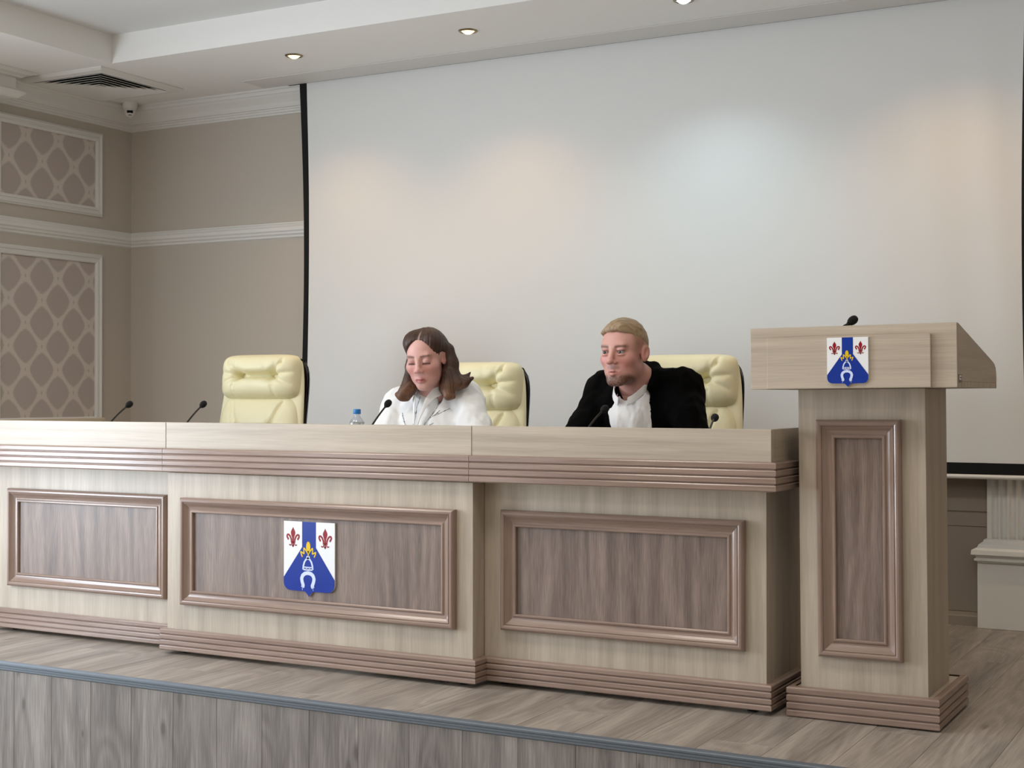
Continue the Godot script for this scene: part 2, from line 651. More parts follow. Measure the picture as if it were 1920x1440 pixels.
# ------------------------------------------------------------------ ceiling fittings
func ceiling_parts() -> void:
	# square panel lights in the coffer (their light is set at the top of the script)
	for x: float in [-4.4, -2.6, -0.8]:
		for z: float in [-3.0, -0.6, 1.8]:
			var p := thing("ceiling_panel_light", "square white ceiling light panel in the coffer over the audience", "light", Vector3(x, TOP, z), 0.0, "coffer panel lights")
			part(p, "frame", MB.new().sweep(rect_loop(Vector3.ZERO, Vector3.RIGHT, Vector3.FORWARD, 0.57, 0.57), Vector3.UP, [Vector2(0.015, 0), Vector2(0.015, -0.012), Vector2(0, -0.012), Vector2(0, 0)], true).done(), M.white)
			part(p, "diffuser", slab(Vector3(-0.285, -0.006, -0.285), Vector3(0.285, 0.0, 0.285)), glow(Color(1, 0.97, 0.92), 2.0))
	# recessed downlights that wash the screen
	var spots := [[-5.36, 0, ""], [-4.356, 0, "warm recessed downlight in the soffit, by the screen's end near the air vent"], [-3.347, 0, "warm recessed downlight in the soffit, between another warm one and the cool white one"], [-2.272, 1, "cool white recessed downlight in the soffit above the screen"], [-1.24, 0, "warm recessed downlight in the soffit on the lectern side of the cool white one"], [-0.2, 0, "warm recessed downlight in the soffit past the screen's end above the lectern side"]]
	for s in spots:
		if s[2] == "":
			continue
		var warm: bool = s[1] == 0
		var c := Color(1.0, 0.80, 0.56) if warm else Color(0.86, 0.97, 1.0)
		var d := thing("downlight", s[2], "light", Vector3(s[0], SOFFIT, -5.71), 0.0, "downlights washing the screen")
		part(d, "trim_ring", MB.new().lathe([Vector2(0.031, 0.0), Vector2(0.031, -0.004), Vector2(0.036, -0.007), Vector2(0.043, -0.005), Vector2(0.046, 0.0)], 28).done(), plain(rgb(150, 135, 112), 0.25, 0.9))
		part(d, "bulb", MB.new().lathe([Vector2(0.0005, -0.016), Vector2(0.012, -0.0145), Vector2(0.022, -0.009), Vector2(0.0305, -0.002), Vector2(0.0305, 0.0), Vector2(0.0005, 0.0)], 24).done(), glow(Color(1.0, 0.80, 0.48) if warm else Color(0.85, 1.0, 0.98), 6.0))
		var l := SpotLight3D.new()
		l.name = "downlight_beam"
		l.light_color = c
		l.light_energy = 0.42 if warm else 0.5
		l.spot_angle = 62.0
		l.spot_angle_attenuation = 1.0
		l.spot_range = 20.0
		l.spot_attenuation = 2.0
		l.light_size = 0.03
		l.shadow_enabled = true
		d.add_child(l)
		l.position = Vector3(0, -0.035, 0)
		l.rotation = Vector3(-PI / 2, 0, 0)
	# four-way air diffuser
	var cx := -5.677
	var cz := -5.722
	var v := thing("air_vent", "square white four-way air vent in the soffit corner", "air vent", Vector3(cx, SOFFIT, cz))
	part(v, "vent_frame", MB.new().sweep(rect_loop(Vector3.ZERO, Vector3.RIGHT, Vector3.FORWARD, 0.50, 0.50), Vector3.UP, [Vector2(0.062, 0.0), Vector2(0.062, -0.006), Vector2(0.05, -0.016), Vector2(0.012, -0.022), Vector2(0.0, -0.018), Vector2(-0.004, 0.0)], true).done(), M.white)
	part(v, "duct_plate", slab(Vector3(-0.25, -0.002, -0.25), Vector3(0.25, 0.0, 0.25)), M.dark_slot)
	for i in 6:
		var w := 0.46 - i * 0.075
		part(v, "louvre", MB.new().sweep(rect_loop(Vector3.ZERO, Vector3.RIGHT, Vector3.FORWARD, w, w), Vector3.UP, [Vector2(0.014, -0.019), Vector2(-0.030, -0.003), Vector2(-0.031, -0.0045), Vector2(0.013, -0.0205), Vector2(0.014, -0.019)], true).done(), M.white)
	part(v, "centre_plate", slab(Vector3(-0.02, -0.02, -0.02), Vector3(0.02, -0.017, 0.02)), M.white)
	# turret camera hanging in the corner
	var cam := thing("security_camera", "small white turret security camera hanging in the ceiling corner", "camera", Vector3(-5.905, SOFFIT, -6.185))
	part(cam, "mount", MB.new().lathe([Vector2(0.044, 0.0), Vector2(0.045, -0.010), Vector2(0.041, -0.024), Vector2(0.036, -0.040), Vector2(0.0005, -0.042)], 28).done(), M.white)
	var look := Basis.looking_at(Vector3(5.905, -2.2, 6.185), Vector3.UP)
	var ball := part(cam, "ball", MB.new().lathe(arc_profile(0.033), 26, Transform3D(Basis.IDENTITY, Vector3(0, -0.052, 0))).done(), M.white)
	var face := MB.new()
	face.box(Vector3(-0.017, -0.004, -0.0335), Vector3(0.017, 0.012, -0.028), 0.003)
	face.box(Vector3(-0.009, -0.017, -0.031), Vector3(0.009, -0.012, -0.025), 0.002)
	var win := part(ball, "lens_window", face.done(), M.black)
	win.transform = Transform3D(look, Vector3(0, -0.052, 0))

func arc_profile(r: float, from := 0.0, to := PI, steps := 16) -> Array:
	var p := []
	for i in steps + 1:
		var a := lerpf(from, to, float(i) / steps)
		p.append(Vector2(maxf(r * sin(a), 0.0004), r * cos(a)))
	return p

# ------------------------------------------------------------------ mouldings on the walls
func wall_trims() -> void:
	var crown := [Vector2(0.128, 0.0), Vector2(0.128, -0.010), Vector2(0.120, -0.012), Vector2(0.114, -0.020), Vector2(0.110, -0.028), Vector2(0.104, -0.031), Vector2(0.094, -0.042), Vector2(0.078, -0.056), Vector2(0.064, -0.070), Vector2(0.054, -0.085), Vector2(0.048, -0.093), Vector2(0.036, -0.095), Vector2(0.034, -0.101), Vector2(0.026, -0.104), Vector2(0.022, -0.112), Vector2(0.012, -0.118), Vector2(0.010, -0.125), Vector2(0.0, -0.127)]
	var t := structure("trim_2")
	part(t, "crown_moulding", MB.new().sweep([Vector3(XL, SOFFIT, ZF), Vector3(XL, SOFFIT, ZB), Vector3(XR, SOFFIT, ZB), Vector3(XR, SOFFIT, ZF)], Vector3.UP, crown, false, false).done(), M.white)
	var rail := [Vector2(0.0, 0.093), Vector2(0.012, 0.092), Vector2(0.014, 0.084), Vector2(0.022, 0.080), Vector2(0.026, 0.070), Vector2(0.033, 0.062), Vector2(0.034, 0.044), Vector2(0.027, 0.036), Vector2(0.025, 0.026), Vector2(0.016, 0.018), Vector2(0.014, 0.008), Vector2(0.006, 0.004), Vector2(0.0, 0.0)]
	var t3 := structure("trim_3")
	part(t3, "picture_rail", MB.new().sweep([Vector3(XL, 1.876, -5.2), Vector3(XL, 1.876, ZB), Vector3(XR, 1.876, ZB), Vector3(XR, 1.876, ZF)], Vector3.UP, rail, false, false).done(), M.white)
	var fr := [Vector2(0.0, 0.0), Vector2(0.0, 0.012), Vector2(0.006, 0.016), Vector2(0.016, 0.018), Vector2(0.020, 0.011), Vector2(0.026, 0.012), Vector2(0.032, 0.020), Vector2(0.040, 0.022), Vector2(0.046, 0.014), Vector2(0.052, 0.010), Vector2(0.053, 0.0)]
	var n := 4
	for w in [[2.092, 2.474], [0.876, 1.766]]:
		var p := structure("trim_%d" % n)
		n += 1
		var c := Vector3(XL, (w[0] + w[1]) / 2, (-6.083 - 5.388) / 2)
		part(p, "panel_frame", MB.new().sweep(rect_loop(c, Vector3.FORWARD, Vector3.UP, 6.083 - 5.388, w[1] - w[0]), Vector3.RIGHT, fr, true).done(), M.white)
		var wp := slab(Vector3(XL, w[0], -6.083), Vector3(XL + 0.002, w[1], -5.388), 0.0, 1, Vector2(0.045, 0.02))
		part(p, "wallpaper", wp, M.trellis)
	# pilaster head on the left wall
	var pl := structure("trim_6")
	part(pl, "pilaster_shaft", slab(Vector3(XL, 0, -5.16), Vector3(XL + 0.12, 2.56, -4.86)), M.white)
	part(pl, "pilaster_block", slab(Vector3(XL, 2.56, -5.295), Vector3(XL + 0.225, 2.70, -4.725)), M.white)
	var ring := [Vector3(XL, 0, -4.725), Vector3(XL + 0.225, 0, -4.725), Vector3(XL + 0.225, 0, -5.295), Vector3(XL, 0, -5.295)]
	for q in [[2.70, [Vector2(0.075, 0), Vector2(0.075, -0.008), Vector2(0.062, -0.011), Vector2(0.056, -0.018), Vector2(0.030, -0.024), Vector2(0.024, -0.032), Vector2(0.0, -0.036)]], [2.612, [Vector2(0.0, 0.0), Vector2(0.012, -0.003), Vector2(0.022, -0.012), Vector2(0.036, -0.018), Vector2(0.036, -0.026), Vector2(0.028, -0.034), Vector2(0.012, -0.046), Vector2(0.0, -0.052)]]]:
		var path := []
		for v in ring:
			path.append(Vector3(v.x, q[0], v.z))
		part(pl, "capital_moulding", MB.new().sweep(path, Vector3.UP, q[1], false, false).done(), M.white)
	# skirting and the low dado rail behind the stage
	var bb := structure("baseboard_back")
	part(bb, "skirting", MB.new().sweep([Vector3(XL, 0, ZB), Vector3(XR, 0, ZB)], Vector3.UP, [Vector2(0, 0.062), Vector2(0.007, 0.058), Vector2(0.009, 0.045), Vector2(0.014, 0.040), Vector2(0.014, 0.0)], false, false).done(), M.wall_shaded)
	part(bb, "dado_rail", MB.new().sweep([Vector3(-3.5, 0.43, ZB), Vector3(XR, 0.43, ZB)], Vector3.UP, [Vector2(0, 0.062), Vector2(0.010, 0.060), Vector2(0.010, 0.002), Vector2(0, 0.0)], false, false).done(), M.wall_shaded)
	part(bb, "upper_panel", slab(Vector3(-3.5, 0.497, ZB), Vector3(XR, 0.90, ZB + 0.009)), M.wall_shaded)  # its colour holds the shade of this stretch of wall
	part(bb, "lower_shade_panel", slab(Vector3(-3.5, 0.062, ZB), Vector3(XR, 0.43, ZB + 0.006)), M.wall_shaded)  # slab added to carry the same painted shade further down
	# fluted pilaster beside the screen
	var fp := structure("trim_7")
	var x0 := -1.133
	var x1 := -0.745
	part(fp, "plinth", slab(Vector3(x0 - 0.036, 0.0, ZB), Vector3(x1 + 0.036, 0.282, -6.318), 0.002), M.white)
	part(fp, "base_moulding", MB.new().sweep([Vector3(x0, 0.282, ZB), Vector3(x0, 0.282, -6.345), Vector3(x1, 0.282, -6.345), Vector3(x1, 0.282, ZB)], Vector3.UP, [Vector2(0.0, 0.102), Vector2(0.012, 0.098), Vector2(0.014, 0.090), Vector2(0.030, 0.078), Vector2(0.036, 0.066), Vector2(0.056, 0.055), Vector2(0.058, 0.036), Vector2(0.044, 0.032), Vector2(0.038, 0.022), Vector2(0.046, 0.018), Vector2(0.046, 0.010), Vector2(0.034, 0.004), Vector2(0.034, 0.0)], false, false).done(), M.white)
	var sh := MB.new()
	var prof := PackedVector2Array([Vector2(x0, ZB), Vector2(x0, -6.345)])
	var flutes := 10
	var step := (x1 - x0 - 0.03) / flutes
	for i in flutes:
		var a := x0 + 0.015 + i * step
		for k in 7:
			var u := k / 6.0
			prof.append(Vector2(a + 0.004 + u * (step - 0.008), -6.345 - 0.013 * sin(u * PI)))
	prof.append_array([Vector2(x1, -6.345), Vector2(x1, ZB)])
	for i in prof.size() - 1:
		var p := prof[i]
		var q := prof[i + 1]
		sh.poly([Vector3(p.x, 0.37, p.y), Vector3(q.x, 0.37, q.y), Vector3(q.x, 2.56, q.y), Vector3(p.x, 2.56, p.y)])
	part(fp, "fluted_shaft", sh.done(), M.white)

# ------------------------------------------------------------------ projection screen
func screen_point(side: float, t: float) -> Vector3:
	# side: 0 left outer, 1 left inner, 2 right inner, 3 right outer; t: 0 top, 1 bottom of the cloth
	var y := lerpf(SOFFIT - 0.003, 0.713, t)
	var bow := sin(PI * clampf(t, 0.0, 1.0))
	var xs := [-4.722 + 0.034 * bow, -4.674 + 0.017 * bow, -0.956 - 0.017 * bow, -0.912 - 0.034 * bow]
	var i := clampi(int(side), 0, 2)
	return Vector3(lerpf(xs[i], xs[i + 1], side - i), y, -6.24)

func screen_wave(p: Vector3) -> Vector3:
	var e := exp(-absf(p.x + 4.66) * 3.5) + exp(-absf(p.x + 0.96) * 3.5)
	p.z += e * 0.006 * sin((p.x + 4.66) * 26.0 + p.y * 1.7) * smoothstep(2.7, 2.0, p.y)
	return p

func cloth_strip(s0: float, s1: float, nu: int) -> ArrayMesh:
	var P := []
	var nv := 40
	for j in nv + 1:
		for i in nu + 1:
			P.append(screen_wave(screen_point(lerpf(s0, s1, float(i) / nu), float(j) / nv)))
	return MB.new().grid(P, nu + 1, nv + 1, false, true).done()

func projection_screen() -> void:
	var s := thing("projection_screen", "large white projection screen with black borders hanging behind the desk", "projection screen")
	part(s, "screen_fabric", cloth_strip(1.0, 2.0, 160), M.screen)
	part(s, "side_border", cloth_strip(0.0, 1.0, 4), M.black)
	part(s, "side_border", cloth_strip(2.0, 3.0, 4), M.black)
	part(s, "bottom_border", slab(Vector3(-4.722, 0.664, -6.242), Vector3(-0.912, 0.7125, -6.238)), M.black)
	var bar := []
	for i in 9:
		var a := PI / 2 - PI * i / 8.0
		bar.append(Vector2(0.012 * cos(a), 0.0095 * sin(a)))
	part(s, "bottom_bar", MB.new().sweep([Vector3(-4.76, 0.654, -6.238), Vector3(-0.87, 0.654, -6.238)], Vector3.UP, bar, false, true).done(), M.white)
	part(s, "screen_case", slab(Vector3(-4.955, 2.6955, -6.232), Vector3(-0.70, 2.6995, -6.035), 0.001), M.case)
	part(s, "case_slot", slab(Vector3(-4.80, 2.697, -6.27), Vector3(-0.85, 2.6995, -6.233)), M.dark_slot)

# ------------------------------------------------------------------ desk
func ribs(t: float, y0: float, y1: float, count := 4) -> Array:
	# top to bottom: rounded ribs with grooves between them
	var p := [Vector2(0.0, y1)]
	var h := (y1 - y0) / count
	for i in count:
		var a := y1 - i * h
		var b := a - h
		p.append_array([Vector2(t - 0.006, a - 0.0006), Vector2(t - 0.002, a - 0.0022), Vector2(t, a - 0.0052), Vector2(t, b + 0.0046), Vector2(t - 0.002, b + 0.0020), Vector2(t - 0.006, b + 0.0006)])
	p.append(Vector2(0.0, y0))
	return p

func frame_profile(w: float) -> Array:
	var k := w / 0.058
	var r := []
	for q in [[0, 0.002], [0, 0.011], [0.003, 0.0135], [0.007, 0.0135], [0.010, 0.011], [0.012, 0.009], [0.017, 0.0095], [0.024, 0.0125], [0.031, 0.018], [0.036, 0.0225], [0.038, 0.0205], [0.040, 0.0235], [0.044, 0.0255], [0.050, 0.0255], [0.055, 0.022], [0.058, 0.016], [0.058, 0.0]]:
		r.append(Vector2(q[0] * k, q[1]))
	return r

func panel_with_frame(parent: Node3D, x0: float, x1: float, y0: float, y1: float, z: float, w: float, off: Vector2) -> void:
	# x0..y1: the outer edges of the frame
	var c := Vector3((x0 + x1) / 2, (y0 + y1) / 2, z)
	part(parent, "panel_frame", MB.new().sweep(rect_loop(c, Vector3.RIGHT, Vector3.UP, x1 - x0 - 2 * w, y1 - y0 - 2 * w), Vector3.BACK, frame_profile(w), true).done(), M.foil)
	part(parent, "inset_panel", slab(Vector3(x0 + w - 0.004, y0 + w - 0.004, z), Vector3(x1 - w + 0.004, y1 - w + 0.004, z + 0.003), 0.0, 1, off), M.oak)

func desk_unit(label: String, x0: float, x1: float, zb: float, f0: float, f1: float, left_end: bool, right_end: bool, off: Vector2) -> Node3D:
	var d := thing("desk_unit", label, "desk", Vector3((x0 + x1) / 2, 0, -4.55), 0.0, "panelled desk units")
	var o := -d.position
	var g := 0.0008
	var xa := x0 + g
	var xb := x1 - g
	var add := func(called: String, lo: Vector3, hi: Vector3, mat: Material, bev := 0.0008, grain := 1) -> MeshInstance3D:
		var m := MB.new()
		m.grain = grain
		m.off = off
		m.box(lo, hi, bev)
		var p := part(d, called, m.done(), mat)
		p.position = o
		return p
	add.call("front_board", Vector3(xa, 0.014, zb - 0.018), Vector3(xb, 0.70, zb), M.ash)
	add.call("side_board", Vector3(xa, 0.014, -4.88), Vector3(xa + 0.018, 0.72, zb - 0.018), M.ash)
	add.call("side_board", Vector3(xb - 0.018, 0.014, -4.88), Vector3(xb, 0.72, zb - 0.018), M.ash)
	var ua := x0 - 0.03 if left_end else x0
	var ub := x1 + 0.045 if right_end else x1
	ua += g
	ub -= g
	add.call("apron_underside", Vector3(ua, 0.702, -4.298), Vector3(ub, 0.716, -4.22), M.ash, 0.0008, 0)
	add.call("apron_board", Vector3(ua, 0.702, -4.22), Vector3(ub, 0.895, -4.20), M.ash_flat, 0.0012, 0)
	add.call("tabletop", Vector3(ua, 0.72, -4.92), Vector3(ub, 0.745, -4.22), M.ash_flat, 0.0015, 0)
	if right_end:
		add.call("apron_end", Vector3(ub - 0.02, 0.702, -4.92), Vector3(ub, 0.895, -4.22), M.ash_flat, 0.0012, 2)
	if left_end:
		add.call("apron_end", Vector3(ua, 0.702, -4.92), Vector3(ua + 0.02, 0.895, -4.22), M.ash_flat, 0.0012, 2)
	var up := []
	var down := []
	if left_end:
		up.append(Vector3(ua, 0, -4.92))
		down.append(Vector3(xa, 0, -4.88))
	elif zb > -4.25:
		down.append(Vector3(xa, 0, -4.2655))
	up.append_array([Vector3(ua, 0, -4.20), Vector3(ub, 0, -4.20)])
	down.append_array([Vector3(xa, 0, zb), Vector3(xb, 0, zb)])
	if right_end:
		up.append(Vector3(ub, 0, -4.92))
		down.append(Vector3(xb, 0, -4.88))
	elif zb > -4.25:
		down.append(Vector3(xb, 0, -4.2655))
	var mb := MB.new()
	mb.off = off
	part(d, "cornice_moulding", mb.sweep(up, Vector3.UP, ribs(0.021, 0.703, 0.795)).done(), M.foil).position = o
	mb = MB.new()
	mb.off = off + Vector2(0.2, 0.3)
	part(d, "base_moulding", mb.sweep(down, Vector3.UP, ribs(0.022, 0.014, 0.097)).done(), M.foil).position = o
	for fx in [xa + 0.06, xb - 0.06]:
		for fz in [zb - 0.05, -4.83]:
			var ft := part(d, "foot", MB.new().lathe([Vector2(0.0005, 0.014), Vector2(0.018, 0.014), Vector2(0.02, 0.0), Vector2(0.0005, 0.0)], 14).done(), M.black)
			ft.position = o + Vector3(fx, 0, fz)
	var before := d.get_child_count()
	panel_with_frame(d, f0, f1, 0.194, 0.606, zb, 0.057, off)
	for i in range(before, d.get_child_count()):
		d.get_child(i).position = o
	return d

func desks() -> void:
	desk_unit("set-back pale wood desk section without emblem, next to the patterned wall panels", -4.84, -3.82, -4.288, -4.766, -3.884, true, false, Vector2(0.0, 0.0))
	var mid := desk_unit("projecting middle desk section of pale wood with the blue shield emblem", -3.82, -2.447, -4.210, -3.741, -2.512, false, false, Vector2(0.37, 0.81))
	emblem(mid, Vector3(-3.134, 0.537, -4.207) - mid.position, 0.229)
	desk_unit("set-back pale wood desk section without emblem, next to the lectern", -2.447, -1.43, -4.288, -2.374, -1.499, false, true, Vector2(0.71, 1.33))

# ------------------------------------------------------------------ shield emblem
func eu(x: float, y: float) -> Vector2:
	# measured on an enlargement of the desk's shield: its width is 1, y runs down from its top edge
	return Vector2((x - 590.0) / 910.0, -(y - 72.0 - (x - 135.0) * 0.035) * 0.000872)

func stroke(pts: Array, w: float) -> Array:
	return Geometry2D.offset_polyline(PackedVector2Array(pts), w, Geometry2D.JOIN_ROUND, Geometry2D.END_ROUND)

func shapes_mesh(polys: Array, s: float, z0: float, z1: float) -> ArrayMesh:
	var mb := MB.new()
	for p in polys:
		mb.prism(p, z0, z1, Transform3D(Basis.from_scale(Vector3(s, s, 1)), Vector3.ZERO))
	return mb.done()

func emblem(parent: Node3D, at: Vector3, w: float) -> void:
	# 'at' is the middle of its top edge, on the board it is fixed to
	var out := PackedVector2Array([Vector2(-0.5, 0), Vector2(-0.5, -0.97)])
	for i in 7:
		var a := PI + PI / 2 * i / 6.0
		out.append(Vector2(-0.37 + 0.13 * cos(a), -0.975 + 0.13 * sin(a)))
	out.append_array([Vector2(-0.10, -1.108), Vector2(-0.06, -1.122), Vector2(-0.02, -1.165), Vector2(0, -1.19), Vector2(0.02, -1.165), Vector2(0.06, -1.122), Vector2(0.10, -1.108)])
	for i in 7:
		var a := -PI / 2 + PI / 2 * i / 6.0
		out.append(Vector2(0.37 + 0.13 * cos(a), -0.975 + 0.13 * sin(a)))
	out.append_array([Vector2(0.5, -0.97), Vector2(0.5, 0)])
	var e := part(parent, "emblem", shapes_mesh([out], w, 0.0, 0.006), M.em_white)
	e.position = at
	e.set_meta("label", "shield emblem, blue and white with two red lilies")
	var blue := PackedVector2Array([Vector2(-0.135, 0.0), Vector2(-0.135, -0.405), Vector2(-0.5, -0.90)])
	for i in range(1, out.size() - 1):
		blue.append(out[i])
	blue.append_array([Vector2(0.5, -0.90), Vector2(0.135, -0.405), Vector2(0.135, 0.0)])
	part(e, "blue_field", shapes_mesh([blue], w, 0.006, 0.0066), M.em_blue)
	for s: float in [-1.0, 1.0]:
		var polys := []
		var c := Vector2(0.316 * s, -0.093)
		# lily: lance-shaped middle petal, two curled side petals, band and foot
		var lance := PackedVector2Array()
		for q in [[0, 0], [0.016, -0.03], [0.036, -0.062], [0.044, -0.092], [0.034, -0.13], [0.018, -0.17], [0.012, -0.225], [-0.012, -0.225], [-0.018, -0.17], [-0.034, -0.13], [-0.044, -0.092], [-0.036, -0.062], [-0.016, -0.03]]:
			lance.append(c + Vector2(q[0], q[1]))
		polys.append(lance)
		for k: float in [-1.0, 1.0]:
			var petal := []
			for q in [[0.030, -0.222], [0.040, -0.185], [0.058, -0.148], [0.085, -0.122], [0.110, -0.122], [0.120, -0.146], [0.112, -0.172], [0.096, -0.185], [0.100, -0.206]]:
				petal.append(c + Vector2(q[0] * k, q[1]))
			polys.append_array(stroke(petal, 0.0135))
			var foot := []
			for q in [[0.026, -0.245], [0.030, -0.275], [0.046, -0.292], [0.066, -0.290], [0.074, -0.276]]:
				foot.append(c + Vector2(q[0] * k, q[1]))
			polys.append_array(stroke(foot, 0.008))
		polys.append_array(stroke([c + Vector2(-0.045, -0.236), c + Vector2(0.045, -0.236)], 0.013))
		polys.append_array(stroke([c + Vector2(0, -0.236), c + Vector2(0, -0.305)], 0.013))
		polys.append(PackedVector2Array([c + Vector2(-0.026, -0.290), c + Vector2(0, -0.325), c + Vector2(0.026, -0.290)]))
		part(e, "lily", shapes_mesh(polys, w, 0.006, 0.0067), M.em_red)
	var yel := []
	var bud := PackedVector2Array()
	for i in 24:
		var a := TAU * i / 24
		bud.append(Vector2(-0.012 + 0.042 * sin(a), -0.40 + 0.088 * cos(a)))
	yel.append(bud)
	var zig := [[572, 660], [540, 610], [503, 560], [500, 610], [506, 668], [478, 650], [443, 630], [456, 680], [474, 726]]
	for k: float in [-1.0, 1.0]:
		var line := []
		for q in zig:
			var u := eu(q[0], q[1])
			line.append(Vector2(-0.012 + (u.x + 0.012) * -k, u.y))
		yel.append_array(stroke(line, 0.0105))
	yel.append_array(stroke([Vector2(-0.012, -0.46), Vector2(-0.012, -0.55)], 0.010))
	part(e, "flower", shapes_mesh(yel, w, 0.0066, 0.0072), M.em_yellow)
	var st := []
	var arch := []
	for q in [[487, 958], [492, 890], [510, 820], [540, 770], [573, 752], [606, 772], [636, 822], [654, 892], [660, 960]]:
		arch.append(eu(q[0], q[1]) * Vector2(1, 1))
	st.append_array(stroke(arch, 0.0145))
	st.append_array(stroke([eu(492, 955), eu(575, 963), eu(655, 962)], 0.012))
	st.append_array(stroke([eu(500, 912), eu(575, 917), eu(650, 918)], 0.009))
	for x: float in [548.0, 602.0]:
		st.append_array(stroke([eu(x, 915), eu(x, 962)], 0.010))
	st.append_array(stroke([eu(555, 718), eu(597, 720), eu(599, 752), eu(553, 752), eu(555, 718)], 0.010))
	part(e, "stirrup", shapes_mesh(st, w, 0.0066, 0.0072), M.em_pale)
	var hs := []
	var shoe := []
	for q in [[478, 1285], [490, 1245], [470, 1180], [462, 1120], [480, 1065], [520, 1030], [575, 1018], [630, 1034], [668, 1072], [684, 1130], [672, 1195], [652, 1255], [664, 1295]]:
		shoe.append(eu(q[0], q[1]))
	hs.append_array(stroke(shoe, 0.030))
	for q in [[474, 1292], [666, 1300]]:
		hs.append_array(stroke([eu(q[0] - 3, q[1]), eu(q[0] + 3, q[1])], 0.037))
	part(e, "horseshoe", shapes_mesh(hs, w, 0.0066, 0.0073), M.em_pale)

# ------------------------------------------------------------------ lectern
func lectern() -> void:
	var d := thing("lectern", "pale wood lectern with sloping top and small shield emblem", "lectern", Vector3(-1.1375, 0, -4.518))
	d.rotation.z = 0.0085
	var o := -d.position
	var put := func(called: String, lo: Vector3, hi: Vector3, mat: Material, bev := 0.001, grain := 1) -> void:
		part(d, called, slab(lo + o, hi + o, bev, grain, Vector2(0.23, 0.4)), mat)
	put.call("column", Vector3(-1.334, 0.09, -4.63), Vector3(-0.943, 1.019, -4.334), M.ash)
	put.call("base_top", Vector3(-1.349, 0.078, -4.714), Vector3(-0.926, 0.092, -4.322), M.ash)
	var path := rect_loop(Vector3(-1.1375, 0, -4.518) + o, Vector3.RIGHT, Vector3.FORWARD, 0.423, 0.392)
	part(d, "base_moulding", MB.new().sweep(path, Vector3.UP, ribs(0.022, 0.002, 0.096), true).done(), M.foil)
	var before := d.get_child_count()
	panel_with_frame(d, -1.274, -1.014, 0.194, 0.925, -4.334, 0.057, Vector2(0.1, 0.6))
	for i in range(before, d.get_child_count()):
		d.get_child(i).position = o
	# head: front board, cheeks with a sloping edge, bottom, writing surface
	var hx0 := -1.4485
	var hx1 := -0.8265
	put.call("head_front", Vector3(hx0, 1.02, -4.238), Vector3(hx1, 1.2085, -4.22), M.ash_flat, 0.001, 0)
	put.call("head_bottom", Vector3(hx0, 1.02, -4.85), Vector3(hx1, 1.038, -4.239), M.ash_flat, 0.001, 0)
	var cheek := PackedVector2Array([Vector2(-4.239, 1.038), Vector2(-4.239, 1.208), Vector2(-4.775, 1.1085), Vector2(-4.80, 1.1035), Vector2(-4.824, 1.096), Vector2(-4.842, 1.084), Vector2(-4.85, 1.066), Vector2(-4.852, 1.038)])
	for x in [hx0, hx1 - 0.018]:
		var mb := MB.new()
		mb.grain = 2
		mb.prism(cheek, 0.0, 0.018, Transform3D(Basis(Vector3(0, 0, 1), Vector3(0, 1, 0), Vector3(1, 0, 0)), Vector3(x, 0, 0) + o))
		part(d, "cheek", mb.done(), M.ash_flat)
	var top := MB.new()
	top.grain = 0
	top.poly([Vector3(hx0 + 0.018, 1.195, -4.24) + o, Vector3(hx1 - 0.018, 1.195, -4.24) + o, Vector3(hx1 - 0.018, 1.096, -4.78) + o, Vector3(hx0 + 0.018, 1.096, -4.78) + o], Vector3.UP)
	top.poly([Vector3(hx0 + 0.018, 1.096, -4.78) + o, Vector3(hx1 - 0.018, 1.096, -4.78) + o, Vector3(hx1 - 0.018, 1.038, -4.845) + o, Vector3(hx0 + 0.018, 1.038, -4.845) + o], Vector3.FORWARD)
	part(d, "writing_surface", top.done(), M.ash_flat)
	put.call("head_panel", Vector3(-1.392, 1.0205, -4.22), Vector3(-0.8985, 1.178, -4.206), M.ash_flat, 0.0015, 0)
	emblem(d, Vector3(-1.1405, 1.1725, -4.206) + o, 0.124)
	var plate := part(d, "number_plate", slab(Vector3(hx1, 1.034, -4.278) + o, Vector3(hx1 + 0.002, 1.058, -4.236) + o, 0.0005), plain(rgb(124, 108, 98), 0.5))
	part(plate, "plate_label", slab(Vector3(hx1 + 0.002, 1.042, -4.268) + o, Vector3(hx1 + 0.0026, 1.055, -4.242) + o), M.em_white)
	part(plate, "plate_mark", slab(Vector3(hx1 + 0.0026, 1.046, -4.262) + o, Vector3(hx1 + 0.003, 1.051, -4.251) + o), M.dark_slot)
	for x: float in [-1.3, -0.97]:
		for z: float in [-4.36, -4.68]:
			part(d, "foot", MB.new().lathe([Vector2(0.0005, 0.004), Vector2(0.018, 0.004), Vector2(0.018, 0.0), Vector2(0.0005, 0.0)], 12).done(), M.black).position = Vector3(x, 0.0, z) + o

